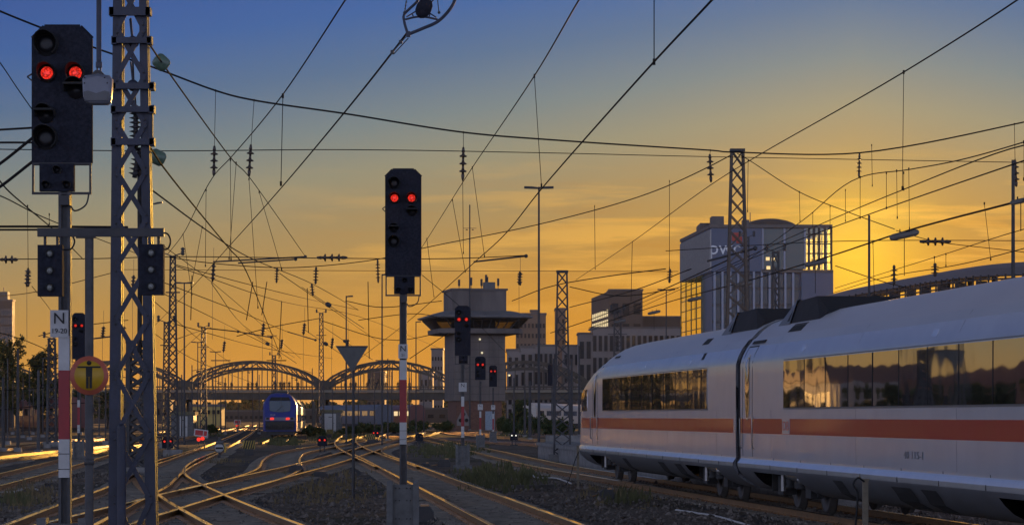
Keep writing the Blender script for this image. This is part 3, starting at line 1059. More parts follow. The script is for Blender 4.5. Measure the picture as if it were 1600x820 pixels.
    for s in (2.0, 24.6):
        d = MB()
        for sd in (-1, 1):
            d.box((sd * 1.425, s, 1.55), (.03, 1.3, 2.0))
        d.each('door', M_BLUE, root)
    for s in (3.2, 23.2):
        bg = MB()
        for q in (-1.2, 1.2):
            for sd in (-1, 1):
                bg.lathe((sd * .66, s + q, .45), (sd * .82, s + q, .45), [(0, .46), (1, .46)], 16)
        bg.box((0, s, .5), (2.1, 3.2, .3)); bg.build('bogie', M_UNDER, root)
    p = MB(); p.box((0, 4, 3.85), (1.2, 2.2, .2)); p.box((0, 9, 3.83), (1.5, 3.2, .16)); p.tube([(0, 13, 3.8), (0, 14.3, 4.3), (0, 13.1, 4.8)], .04); p.bar((-.8, 13.1, 4.8), (.8, 13.1, 4.8), .05); p.each('roof_equipment', M_DARK, root)
    # trailing cars
    d = Vector((-math.sin(rz), math.cos(rz), 0))
    for i in range(1, 5):
        c = empty('train_coach', Vector(loc) + d * (27.4 * i), 'sunlit double-deck coach coupled behind the blue train front', 'train', 'coaches behind the blue train front', rz)
        m = MB()
        poly = out
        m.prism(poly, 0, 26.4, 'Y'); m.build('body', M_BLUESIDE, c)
        w = MB()
        for z0, z1 in ((1.25, 1.95), (2.45, 3.0)):
            for k in range(11):
                w.box((1.42 if z1 < 2.7 else 1.38, 2 + k * 2.25, (z0 + z1) / 2), (.04, 1.7, z1 - z0))
        w.each('window', M_WIN, c)
        w = MB(); w.box((0, 13, .45), (2.2, 22, .4)); w.build('underframe', M_UNDER, c)
blue_train()

# ------------------------------------------------------------------ far trains
def far_train(name, label, a, b, h, m, wn_, cat='train', nwin=10, z0=.5):
    a, b = Vector(a), Vector(b); L = (b - a).length
    rz = math.atan2((b - a).y, (b - a).x) - math.pi / 2
    c = empty(name, a, label, cat, None, rz)
    poly = [(-1.4, z0), (-1.45, 1.2), (-1.42, h - .9), (-1.2, h - .35), (-.7, h - .05), (.7, h - .05), (1.2, h - .35), (1.42, h - .9), (1.45, 1.2), (1.4, z0)]
    q = MB(); q.prism(poly, 0, L); q.build('body', m, c)
    u = MB(); u.box((0, L / 2, .3), (2.2, L * .96, .5)); u.build('underframe', M_UNDER, c)
    for k in range(nwin):
        w = MB(); s = L * (k + .5) / nwin
        for sd in (-1, 1):
            w.box((sd * 1.435, s, 2.3), (.04, L / nwin * .7, .8))
        w.each('window', wn_, c)
    return c
M_REDTR = mat('red_train_paint', (.13, .035, .028), .4, 0, .15, 2)
M_SILV = mat('pale_train_paint', (.55, .5, .44), .35, 0, .12, 2)
M_WINLIT = mat('lit_train_window', (.4, .35, .25), .3, 0, .2, 1, emit=(1, .72, .35), estr=.9)
far_train('commuter_train', 'pale silver train with gold reflections between the bushes and the bridge', P(824, 640, 430).xy.to_3d(), Vector((gx(925, 560), 520, 0)), 4.0, M_SILV, M_WIN, nwin=9)
far_train('commuter_train', 'red train with a row of lit windows passing below the bridge', Vector((gx(652, 470), 470, 0)), Vector((gx(596, 520), 520, 0)), 3.9, M_REDTR, M_WINLIT, nwin=7)
far_train('commuter_train', 'dark blue-grey train parked below the bridge behind the white hut', Vector((gx(592, 420), 440, 0)), Vector((gx(532, 520), 480, 0)), 3.8, mat('dark_train_paint', (.09, .1, .13), .5), M_WIN, nwin=8)
far_train('commuter_train', 'reddish train seen behind the dark poles at the far left', Vector((gx(118, 300), 300, 0)), Vector((gx(46, 330), 330, 0)), 4.0, M_REDTR, M_WIN, nwin=7)
# ------------------------------------------------------------------ colour-light main signals
def lamp_visor(m, x, z, r, y0, L, mi=0, cut=.62):
    """hood over a lens: a tube whose lower part is cut away"""
    n = 14; vs = []; fs = []
    a0, a1 = math.pi * (-.5 + cut * .5 - .12), math.pi * (1.5 - cut * .5 + .12)
    for i in range(n + 1):
        a = a0 + (a1 - a0) * i / n
        c, s = math.cos(a), math.sin(a)
        l = L * (.45 + .55 * max(0, s))
        for rr in (r, r - .008):
            vs.append((x + rr * c, y0, z + rr * s)); vs.append((x + rr * c, y0 - l, z + rr * s))
    for i in range(n):
        o = i * 4
        fs += [(o, o + 1, o + 5, o + 4), (o + 2, o + 6, o + 7, o + 3), (o + 1, o + 3, o + 7, o + 5)]
    m.add(vs, fs, mi)

def main_signal(loc, label, sw, z0, z1, big, red_r, plate, post_dx=0.0, plate_dx=0.0, sub=True, board=(1.5, 2.0, 1.05), base=True, rz=0.0, plate_z=None, plate_s=(.15, .24), post_w=.12, detail=True, board_w=.115, sub_dx=.02):
    root = empty('main_signal', loc, label, 'railway signal', 'red main signals of the yard', rz)
    h = z1 - z0; c = sw * .2; hw = sw / 2; tall = h / sw > 2.6
    scr = MB()
    scr.prism([(-hw, z0), (hw, z0), (hw, z1 - c), (hw - c, z1), (-hw + c, z1), (-hw, z1 - c)], -.02, .02)
    # rim folded back
    rim = [(-hw, z0), (hw, z0), (hw, z1 - c), (hw - c, z1), (-hw + c, z1), (-hw, z1 - c)]
    for (a, b), (c_, d) in zip(rim, rim[1:] + rim[:1]):
        scr.bar((a, .035, b), (c_, .035, d), .012, .05)
    scr.box((0, .13, (z0 + z1) / 2), (sw * .78, .18, h * .86))
    screen = scr.build('signal_screen', M_SCREEN, root)
    X = lambda u: -hw + u * sw
    Z = lambda v: z1 - v * h
    lam = [(.25, .13, big, 'dark'), (.26, .27 if tall else .345, red_r, 'red'), (.74, .27 if tall else .345, red_r, 'red'),
           (.75, .40 if tall else .47, big * .95, 'flat'), (.24, .56 if tall else .655, big * .85, 'flat'), (.24, .68 if tall else .82, big, 'dark')]
    vis = MB(); lens = MB(); n = 0
    for u, v, r, k in lam:
        x, z = X(u), Z(v)
        if k == 'flat':
            lamp_visor(vis, x, z, r, -.02, .26, cut=1.15)
            vis.box((x, -.12, z + r * .45), (r * 1.9, .2, .02))
            lens.lathe((x, -.02, z), (x, -.035, z), [(0, r * .8), (1, r * .8)], 16)
            continue
        vr = r * (1.0 if k == 'dark' else 1.5)
        lamp_visor(vis, x, z, vr, -.02, .24)
        vis.lathe((x, -.015, z), (x, -.035, z), [(0, vr * 1.04), (1, vr * 1.0)], 20)
        if k == 'dark':
            lens.lathe((x, -.03, z), (x, -.05, z), [(0, r * .8), (.6, r * .75), (1, r * .4)], 18)
    vis.each('lamp_hood', M_BLACK, screen)
    lens.each('dark_lens', M_LENSDK, screen)
    for u, v, r, k in lam:
        if k == 'red':
            q = MB(); x, z = X(u), Z(v)
            q.lathe((x, -.036, z), (x, -.062, z), [(0, r), (.5, r * .9), (1, r * .45)], 20)
            q.build('red_lens', M_RED, screen)
    if sub:
        fh = .32 if sw > .6 else .33
        fz = z0 - fh
        fr = MB()
        for s in (-1, 1):
            fr.bar((s * (hw - .012), 0, z0), (s * (hw - .012), 0, fz), .022)
        fr.bar((-hw, 0, fz), (hw, 0, fz), .025)
        fr.bar((-hw, 0, z0 - .006), (hw, 0, z0 - .006), .03)
        fr.build('screen_frame', M_DARK, root)
        b = MB(); bw = sw * .58
        bx = sub_dx
        b.box((bx, 0, z0 - fh * .49), (bw, .08, fh * .9))
        b.box((bx, .12, z0 - fh * .5), (bw * .8, .18, fh * .7))
        sb = b.build('shunting_screen', M_SCREEN, root)
        v2 = MB(); l2 = MB()
        for dx_, dz_ in ((.02, .25), (-.3, .74), (.3, .74)):
            x, z = bx + dx_ * bw, z0 - fh * dz_
            lamp_visor(v2, x, z, .045, -.04, .1); l2.lathe((x, -.04, z), (x, -.055, z), [(0, .035), (1, .03)], 12)
        v2.each('lamp_hood', M_BLACK, sb); l2.each('dark_lens', M_LENSDK, sb)
        # cable to the post, step iron at the side
        cb = MB(); cb.tube(crom([(hw - .03, .02, fz), (hw - .06, .0, fz - .12), (post_dx + .1, .02, fz - .18), (post_dx + .06, .02, fz - .13)], 6), .009, 5)
        cb.bar((-hw - .05, 0, Z(.37)), (-hw + .02, 0, Z(.34)), .015); cb.bar((-hw - .05, 0, Z(.37)), (-hw + .02, 0, Z(.41)), .015)
        cb.build('cable', M_DARK, root)
    zt = z0 - .1
    po = MB()
    for s in (-1, 1):
        po.box((post_dx + s * post_w * .38, 0.03, (zt - .2) / 2), (post_w * .24, .1, zt + .2))
    po.box((post_dx, .045, (zt - .2) / 2), (post_w * .55, .03, zt + .2))
    po.box((post_dx, .06, (z0 + z1) / 2), (post_w * .8, .06, h * .9))
    post = po.build('post', M_POLE, root)
    # lower lamp bracket below the shunting screen
    k = MB(); k.box((post_dx + .02, -.06, z0 - (.40 if sub else .2)), (.1, .12, .1)); k.build('lamp_bracket', M_DARK, root)
    b0, red_l, wht = board
    # mast board: white, red, white
    bz = b0
    pm = MB(); pm.box((post_dx, -.035, bz + wht / 2), (board_w, .012, wht), mi=0)
    pm.box((post_dx, -.035, bz + wht + red_l / 2), (board_w, .012, red_l), mi=1)
    pm.box((post_dx, -.035, bz + wht + red_l + wht * .45), (board_w, .012, wht * .9), mi=0)
    for q in (.22, .62):
        pm.box((post_dx, -.042, bz + wht * q), (board_w, .003, .008), mi=2)
    pm.build('mast_board', [M_WHITE, M_REDPAINT, M_DARK], root)
    if plate:
        pz = plate_z if plate_z else bz + wht + red_l + wht * .9 + plate_s[1] / 2 + .01
        pl = MB(); pl.box((plate_dx, -.05, pz), (plate_s[0], .012, plate_s[1]))
        pp = pl.build('number_plate', M_WHITE, root)
        t = MB()
        a, _, b_ = plate.partition(' ')
        vs, fs = text_shape(a, plate_s[1] * .58, facing((plate_dx, -.062, pz + plate_s[1] * .18)), .002); t.add(vs, fs)
        if b_ and detail:
            vs, fs = text_shape(b_, min(plate_s[1] * .36, plate_s[0] * .38), facing((plate_dx, -.062, pz - plate_s[1] * .27)), .002); t.add(vs, fs)
        t.build('lettering', M_BLACK, pp)
    if base:
        b = MB(); w = .44
        for s in (-1, 1):
            b.box((post_dx + s * w / 2, 0, .28), (.06, .30, .92)); b.box((post_dx + s * w / 2 * .98, -.16, .28), (.1, .02, .92))
        b.box((post_dx, .02, .25), (w - .07, .16, .86)); b.box((post_dx, 0, -.12), (.7, .6, .14))
        b.build('steel_foot', M_GALV, root)
        b = MB()
        for x in (-.12, -.06, .06, .12):
            for z in (.12, .42, .62):
                b.lathe((post_dx + x, -.055, z), (post_dx + x, -.075, z), [(0, .014), (1, .012)], 6)
        b.each('bolt', M_DARK, root)
    return root

main_signal((gx(96.5, 28.0), 28.0, 0), 'tall red main signal with plate N 19-20 at the picture left', .623, 4.45, 5.875, .125, .066, 'N 19-20', post_dx=.03, plate_dx=-.017, board=(1.16, .72, .40), plate_z=2.765, plate_s=(.19, .285), post_w=.125, sub_dx=-.047)
main_signal((gx(630, 44.0), 44.0, 0), 'red main signal with plate N 21 standing alone in the middle', .585, 4.115, 5.85, .098, .062, 'N 21', board=(1.34, .70, .36), plate_z=2.865, plate_s=(.155, .235))
main_signal((gx(723, 101), 101, 0), 'red main signal standing before the control tower wall, taller of three', .585, 4.1, 5.95, .098, .062, 'N', board=(1.0, .75, .42), plate_z=2.9, plate_s=(.3, .34), detail=False, sub=True)
main_signal((gx(750.5, 160), 160, 0), 'red main signal before the control tower door, second of three', .62, 4.0, 5.35, .1, .07, 'N', board=(.6, .7, .42), plate_z=2.35, plate_s=(.3, .34), detail=False, sub=False)
main_signal((gx(770.5, 196), 196, 0), 'smallest red main signal at the edge of the control tower', .56, 4.0, 5.5, .1, .07, 'N', board=(.4, .8, .42), plate_z=2.45, plate_s=(.3, .34), detail=False, sub=False)
main_signal((gx(123, 121), 121, 0), 'dim red main signal behind the grey pole of the round sign', .6, 4.4, 6.45, .1, .06, None, board=(1.05, .8, .36), detail=False, sub=True)
main_signal((gx(862, 330), 330, 0), 'dark unlit signal seen from behind between lamp pole and lattice mast', .95, 5.6, 8.2, .1, .02, None, board=(1.0, .2, .2), detail=False, sub=False, rz=math.pi)

# ------------------------------------------------------------------ T-shaped post with two three-lamp boxes
def t_post():
    Y = 26.5; k = F / Y
    z = lambda py: H + (HY - py) / k
    x = lambda px: (px - 800) / k - (139.5 - 800) / k
    root = empty('signal_gantry_post', (gx(139.5, Y), Y, 0), 'grey T-shaped post with a crossbar and two hanging three-lamp boxes', 'signal post')
    p = MB(); p.tube([(0, 0, -.3), (0, 0, z(372))], .043, 14); p.lathe((0, 0, z(726)), (0, 0, z(716)), [(0, .05), (1, .05)], 14); p.build('post', M_POLE, root)
    b = MB(); b.box(((x(60) + x(257)) / 2, -.03, z(363.5)), (x(257) - x(60), .07, z(357) - z(370))); b.bar((x(120), -.03, z(371)), (x(150), -.03, z(371)), .05, .02)
    b.build('crossbar', M_DARK, root)
    for (x0, x1, y0, y1) in ((60, 98.5, 383, 463), (218, 256.5, 382, 461)):
        g = MB(); cx = (x(x0) + x(x1)) / 2
        g.box((cx, 0, (z(y0) + z(y1)) / 2), (x(x1) - x(x0), .1, z(y0) - z(y1))); g.box((cx, .08, (z(y0) + z(y1)) / 2), ((x(x1) - x(x0)) * .9, .1, (z(y0) - z(y1)) * .95))
        bx = g.build('lamp_box', M_SCREEN, root)
        h = MB()
        for q in (.28, .78):
            xx = x(x0) + (x(x1) - x(x0)) * q
            h.bar((xx, 0, z(y0) - .01), (xx, 0, z(368)), .028)
        h.each('hanger', M_DARK, bx)
        r = MB()
        for t in (.17, .5, .83):
            zz = z(y0) + (z(y1) - z(y0)) * t
            r.lathe((cx, -.05, zz), (cx, -.085, zz), [(0, .042), (1, .04), (1, .034), (.5, .034)], 18)
        r.each('lamp_ring', M_BLACK, bx)
        for t in (.17, .5, .83):
            q = MB(); zz = z(y0) + (z(y1) - z(y0)) * t
            q.ball((cx, -.062, zz), (.033, .022, .033), 14)
            q.build('clear_lens', M_LENSCL, bx)
    c = MB()
    c.tube(crom([(x(98), .03, z(390)), (x(110), .02, z(389)), (x(116), .02, z(378)), (x(113), .02, z(368))], 6), .009, 5)
    c.tube(crom([(x(253), .03, z(390)), (x(262), .02, z(388)), (x(266), .02, z(376)), (x(262), .02, z(366)), (x(256), .02, z(363))], 6), .009, 5)
    c.each('cable', M_BLACK, root)
    # round sign clamped to the pole: yellow disc, red rim, black figure with spread arms
    s = empty('round_sign', (gx(141, Y), Y - .065, z(586.5)), 'round yellow sign with red rim showing a black figure with spread arms', 'sign')
    rr = 30.3 / k
    d = MB(); d.lathe((0, .012, 0), (0, -.004, 0), [(0, rr), (1, rr)], 40)
    d.build('sign_rim', mat('sign_red_rim', (.50, .12, .07), .5, 0, .12, 8), s)
    d = MB(); d.lathe((0, -.004, 0), (0, -.008, 0), [(0, rr * .76), (1, rr * .76)], 40)
    d.build('sign_face', mat('sign_yellow_face', (.52, .30, .015), .5, 0, .1, 8), s)
    f = MB(); u = 1 / k
    f.lathe((-.0, -.0078, 19.5 * u), (0, -.011, 19.5 * u), [(0, 3.6 * u), (1, 3.6 * u)], 18)
    f.box((0, -.010, 13.2 * u), (36 * u, .004, 2.6 * u))
    f.prism([(-5 * u, 12.2 * u), (5 * u, 12.2 * u), (4.8 * u, -2 * u), (-4.8 * u, -2 * u)], -.0118, -.0078)
    f.prism([(-4.8 * u, -2.2 * u), (-.6 * u, -2.2 * u), (-.7 * u, -20 * u), (-4.5 * u, -20 * u)], -.0118, -.0078)
    f.prism([(.6 * u, -2.2 * u), (4.8 * u, -2.2 * u), (4.5 * u, -20 * u), (.7 * u, -20 * u)], -.0118, -.0078)
    f.build('figure_symbol', M_BLACK, s)
    b = MB(); b.box((0, .035, 0), (.12, .05, .04)); b.build('clamp', M_GALV, s)
t_post()

# ------------------------------------------------------------------ inverted triangle board
def triangle_board():
    Y = 64.3; k = F / Y
    root = empty('triangle_board', (gx(550, Y), Y, -.2), 'dark inverted triangle board on a thin pole by the crossing tracks', 'sign')
    z = lambda py: 2.0 + (HY - py) / k
    x = lambda px: (px - 550) / k
    m = MB(); m.tube([(x(552), .04, -.1), (x(552), .04, z(545))], .034, 10); m.build('pole', M_DARK, root)
    m = MB(); m.prism([(x(525), z(541)), (x(575), z(541)), (x(550.5), z(581))], -.02, .01, 'Y'); m.bar((x(525), .0, z(541)), (x(575), 0, z(541)), .04, .03); m.build('board', mat('board_back_grey', (.09, .09, .085), .5, .2, .2, 5), root)
triangle_board()

# ------------------------------------------------------------------ dwarf signals and small line-side things
def dwarf(px, py, label, lit=True, sz=1.0, white=False):
    g = G(px, py, -.2)
    root = empty('dwarf_signal', g, label, 'dwarf signal', 'dwarf signals on the ballast')
    m = MB(); m.box((0, 0, .58 * sz), (.52 * sz, .2, .40 * sz)); m.prism([(-.26 * sz, .76 * sz), (.26 * sz, .76 * sz), (.16 * sz, .92 * sz), (-.16 * sz, .92 * sz)], -.1, .1); m.build('housing', M_SCREEN, root)
    m = MB(); m.bar((-.12, 0, 0), (-.12, 0, .4 * sz), .06); m.bar((.12, 0, 0), (.12, 0, .4 * sz), .06); m.box((0, 0, .04), (.5, .35, .08)); m.build('foot', M_DARK, root)
    h = MB()
    for s in (-1, 1):
        lamp_visor(h, s * .14 * sz, .70 * sz, .075 * sz, -.1, .14)
    h.each('lamp_hood', M_BLACK, root)
    for s in (-1, 1):
        q = MB(); q.lathe((s * .14 * sz, -.1, .70 * sz), (s * .14 * sz, -.125, .70 * sz), [(0, .052 * sz), (1, .04 * sz)], 12)
        q.build('red_lens' if lit else 'clear_lens', M_REDFAR if lit else (mat('white_lamp_lens', (.6, .6, .55), .3, emit=(1, .95, .8), estr=1.0) if white else M_LENSCL), root)
    return root
dwarf(503.5, 707, 'dwarf signal with two red lamps beside the inverted triangle pole')
dwarf(587, 691, 'dwarf signal with red lamps just right of the triangle pole', sz=1.05)
dwarf(606, 673, 'tiny dwarf signal with red lamps beyond the crossings, beside a thin pole', sz=1.1)
dwarf(420, 677, 'dwarf signal with red lamps left of the blue train front', sz=1.15)
dwarf(771, 667, 'dwarf signal with red lamps at the foot of the smallest tower signal', sz=1.1)
dwarf(262, 712, 'dwarf signal at the foot of the lattice masts by the dry weeds', sz=1.05)
dwarf(803, 696, 'dwarf signal with two white lamps before the concrete platform', lit=False, white=True)
dwarf(655, 697, 'unlit dark dwarf signal in the grass behind the middle signal', lit=False, sz=.95)
dwarf(841, 676, 'tiny red dwarf signal left of the lattice mast by the platform', sz=.9)

def lantern():
    g = G(343, 716, -.2)
    root = empty('switch_lantern', g, 'white round switch lantern with a black bar on a short stand', 'lantern')
    m = MB(); m.tube([(0, 0, 0), (0, 0, .32)], .06, 8); m.box((0, 0, .03), (.4, .4, .06)); m.build('stand', M_DARK, root)
    m = MB(); m.lathe((0, .1, .50), (0, -.08, .50), [(0, .24), (1, .24)], 20); m.lathe((0, 0, .7), (0, 0, 1.02), [(0, .2), (.4, .16), (.5, .07), (1, .04)], 12); m.build('housing', M_GALV, root)
    m = MB(); m.lathe((0, -.08, .50), (0, -.1, .50), [(0, .21), (1, .21)], 20); m.build('disc', M_WHITE, root)
    m = MB(); m.box((0, -.103, .50), (.36, .008, .09)); m.build('bar', M_BLACK, root)
    m = MB(); m.box((.27, -.02, .5), (.05, .14, .42)); m.build('side_plate', mat('yellow_enamel', (.55, .36, .04), .5), root)
lantern()
M_YEL = mat('hazard_yellow', (.42, .30, .06), .6, 0, .25, 6)
def striped_box(px, py, w, h, label):
    g = G(px, py, -.2)
    root = empty('striped_board', g, label, 'hazard board', 'black and yellow striped boards on the ballast')
    m = MB(); m.box((0, 0, h * .68), (w, .05, h * .55)); bd = m.build('board', M_YEL, root)
    m = MB(); n = 5
    for i in range(n):
        x0 = -w / 2 + w * i / n
        a, b = x0, x0 + w / n * .55
        sl = .18 * w
        q = [(max(-w / 2, min(w / 2, a)), h * .41), (max(-w / 2, min(w / 2, b)), h * .41), (max(-w / 2, min(w / 2, b + sl)), h * .95), (max(-w / 2, min(w / 2, a + sl)), h * .95)]
        m.prism(q, -.032, -.026)
    m.build('stripe', M_BLACK, bd)
    m = MB(); m.box((0, .12, h * .2), (w * .7, .35, h * .4)); m.bar((-w * .3, 0, 0), (-w * .3, 0, h * .5), .05); m.bar((w * .3, 0, 0), (w * .3, 0, h * .5), .05); m.build('point_machine', M_DARK, root)
striped_box(389, 711, .62, .80, 'black and yellow striped board right of the white switch lantern')
striped_box(515, 683, .6, .8, 'small striped board at the foot of the white hut')
striped_box(579, 692, .7, .7, 'striped board beside the triangle pole next to a red dwarf signal')
striped_box(820, 681, 1.1, .6, 'low wide striped board before the bushes left of the lattice mast')

def stop_board(px, py, w, h, zc, label, tilt):
    g = G(px, py, -.2)
    root = empty('stop_board', g, label, 'stop board')
    Rm = Matrix.Rotation(tilt, 3, 'Y')
    m = MB(); m.box((0, 0, zc), (w, .03, h), rot=Rm); b = m.build('board', M_WHITE, root)
    m = MB(); 
    for cx, ww in ((-.13 * w, .56 * w), (.32 * w, .22 * w)):
        c = Rm @ Vector((cx, 0, 0)); m.box((c.x, -.018, zc + c.z), (ww, .01, h * .7), rot=Rm)
    m.each('red_field', mat('board_red', (.45, .03, .03), .5), b)
    m = MB(); m.bar((-.1, .02, 0), (-.1, .02, zc), .06); m.bar((.2, .02, 0), (.2, .02, zc), .06); m.each('post', M_DARK, root)
    for x, z in ((-.13, zc - h * .9), (.1, zc - h * .78)):
        q = MB(); q.lathe((x, -.05, z), (x, -.1, z), [(0, .12), (1, .09)], 12); q.build('red_lamp', M_REDFAR, root)
stop_board(314, 703, .82, .42, 1.02, 'tilted red stop board with white border and red lamps between two tracks', R(7))
stop_board(371, 672, .9, .62, 1.2, 'small red stop board on the far curving track under the bridge', 0)

# relay huts
def hut(px0, px1, ptop, pbase, dx0, dx1, label):
    g = G((px0 + px1) / 2, pbase, -.2); k = F / g.y
    root = empty('relay_hut', g, label, 'hut')
    w = (px1 - px0) / k; h = (pbase - ptop) / k
    m = MB(); m.box((0, 1.2, h * .44), (w * .88, 2.4, h * .88)); m.build('wall', M_GALV, root)
    m = MB(); m.box((0, 1.2, h * .92), (w, 2.8, h * .12)); m.build('roof', mat('mossy_hut_roof', (.16, .15, .09), .8), root)
    cx = ((dx0 + dx1) / 2 - (px0 + px1) / 2) / k; ww = (dx1 - dx0) / k
    m = MB(); m.box((cx, -.02, h * .42), (ww, .05, h * .78)); d = m.build('door', M_WHITE, root)
    m = MB(); m.box((cx + ww * .32, -.06, h * .40), (.05, .05, .14)); m.box((cx, -.05, h * .66), (ww * .3, .03, .08)); m.build('handle', M_DARK, d)
hut(500, 535, 639, 675, 507, 525, 'grey relay hut with a white door and mossy roof behind the blue train')
hut(262, 305, 642, 683, 281, 293, 'grey relay hut with a pale door behind the left lattice masts')

# ------------------------------------------------------------------ marker posts, loose cables, planks near the express train
def marker_posts():
    Y = 76; g = Vector((gx(903, Y), Y, -.2)); k = F / Y
    r = empty('marker_post', g, 'thin rusty marker post before the express train nose', 'post')
    m = MB(); m.bar((0, 0, 0), (0, 0, 1.15), .07); m.box((0, 0, 1.16), (.09, .09, .03)); m.build('post', mat('pale_post', (.24, .2, .14), .8, 0, .3, 8), r)
    m = MB(); m.tube(crom([(.02, -.04, 1.0), (-.1, -.05, .7), (-.22, -.04, .3), (-.35, -.02, .02)], 6), .012, 5); m.build('cable', M_BLACK, r)
    Y = 41; r = empty('marker_post', (gx(1352, Y), Y, -.2), 'pale square marker post with a cable loop before the second train car', 'post')
    m = MB(); m.bar((0, 0, 0), (0, 0, 1.02), .085); m.box((0, 0, 1.03), (.11, .11, .03)); m.build('post', mat('pale_post', (.24, .2, .14)), r)
    m = MB(); m.tube(crom([(-.02, -.05, 1.0), (-.12, -.06, 1.06), (-.19, -.05, .96), (-.13, -.05, .86), (-.14, -.04, .5), (-.19, -.03, 0)], 8), .016, 6); m.build('cable', M_BLACK, r)
marker_posts()
def ground_cable(pts, label, r, m):
    q = MB(); P_ = crom([G(px, py, -.165 + dz_) for px, py, dz_ in pts], 10)
    for p in P_: p.z += random.uniform(-.004, .004)
    q.tube(P_, r, 6)
    tag(q.build('ground_cable', m, loc=tuple(P_[0])), label, 'cable')
M_CABLE = mat('pale_cable', (.55, .52, .48), .6)
ground_cable([(1056, 796, 0), (1090, 801, 0), (1120, 806, 0), (1142, 812, 0), (1175, 822, 0)], 'white cable on the ballast below the train joint', .022, M_CABLE)
ground_cable([(832, 742, 0), (845, 746, .03), (862, 746, .02), (880, 750, .02), (893, 755, 0)], 'pale cable hump lying near the thin rusty marker post', .026, M_CABLE)
ground_cable([(0, 769, 0), (20, 768, .02), (42, 762, .02), (60, 765, 0)], 'pale cable lying in the weeds at the left edge', .03, M_CABLE)
def plank(px0, px1, py, label, w=.2, h=.1):
    a, b = G(px0, py, -.17), G(px1, py, -.17)
    m = MB(); m.bar(a + Vector((0, 0, h / 2)), b + Vector((0, .5, h / 2)), w, h)
    tag(m.build('plank', mat('grey_timber', (.10, .09, .08), .85, 0, .4, 5, .3, 20), loc=tuple(a)), label, 'plank')
plank(801, 866, 763, 'old timber plank lying on the ballast before the express train nose')
plank(545, 600, 688, 'timber walkway board between the golden crossing rails', .3, .06)
def lump(px, py, w, label, name='point_motor', h=.3):
    g = G(px, py, -.2); r = empty(name, g, label, 'track device')
    m = MB(); m.prism([(-w / 2, 0), (w / 2, 0), (w / 2, h * .6), (w * .36, h), (-w * .3, h), (-w / 2, h * .7)], -.18, .18); m.build('housing', M_DARK, r)
    m = MB(); m.tube([(-w / 2, -.05, .1), (-w, -.1, .05)], .025, 6); m.box((w * .2, 0, h + .02), (w * .3, .2, .04)); m.each('rod', M_RAILSIDE, r)
lump(694, 729, .5, 'dark track device beside the straight track before the steel foot')
lump(665, 728, .35, 'flat yellowish track device at the straight rail', h=.12)
lump(655, 815, .55, 'dark track device at the foot of the middle signal')
lump(463, 740, .5, 'dark point motor at the curving rails')
lump(948, 778, .36, 'small pale box lying on the ballast before the train', h=.22)
lump(500, 746, .5, 'pile of dark switch parts on the dry weeds', h=.2)
lump(180, 701, .7, 'dark device between the lit tracks at the left', h=.6)
# short wooden check-rails in the crossings
# ------------------------------------------------------------------ lattice masts
def lattice(root, h, wb, wt, db, dt, leg, br, n, loc0=-.25, mt=None, name='lattice_bracing', flat=False, legname='leg', ratio=1.0, merged=False):
    mt = mt or M_DARK
    cor = lambda t, i, j: Vector((i * (wb + (wt - wb) * t) / 2, j * (db + (dt - db) * t) / 2, loc0 + (h - loc0) * t))
    lm = MB()
    for i in (-1, 1):
        for j in (-1, 1):
            m = lm if merged else MB()
            m.bar(cor(0, i, j), cor(1, i, j), leg, leg * .8)
            if not merged:
                m.build(legname, mt, root)
    if merged:
        lm.build('legs_frame', mt, root)
    b = MB()
    ts = [k / n for k in range(n + 1)]
    for a, c in zip(ts, ts[1:]):
        for (p, q) in (((-1, -1), (1, -1)), ((1, 1), (-1, 1)), ((-1, 1), (-1, -1)), ((1, -1), (1, 1))):
            off = Vector((0, -.012 if p[1] == q[1] == -1 else .012, 0))
            b.bar(cor(a, *p) + off, cor(c, *q) + off, br * .4, br); b.bar(cor(a, *q), cor(c, *p), br * .4, br)
    b.build(name, mt, root)

def lattice_mast(px, Y, top, label, wb, wt, n=14, leg=.07, br=.045, cap=True, group='lattice masts of the overhead line', arms=True, mt=None, merged=None, db=None):
    h = H + (HY - top) / F * Y
    root = empty('lattice_mast', (gx(px, Y), Y, 0), label, 'mast', group)
    if merged is None: merged = Y > 150
    lattice(root, h, wb, wt, db or wb * .8, wt * .8, leg, br, n, mt=mt, merged=merged)
    if cap:
        m = MB(); m.box((0, 0, h + .02), (wt * 1.3, wt * 1.1, .1))
        if arms:
            for s in (-1, 1):
                m.bar((0, 0, h + .05), (s * .55, 0, h + .25), .05); m.lathe((s * .5, 0, h + .1), (s * .5, 0, h + .5), [(0, .05), (.2, .12), (.3, .05), (.5, .12), (.6, .05), (.8, .12), (1, .04)], 8)
            m.bar((-wt * 1.5, 0, h * .82), (wt * 1.5, 0, h * .82), .06)
        m.each('mast_head', M_DARK, root)
    m = MB(); m.box((0, 0, -.12), (wb * 1.7, wb * 1.5, .5)); m.build('footing', M_CONC, root)
    return root, h

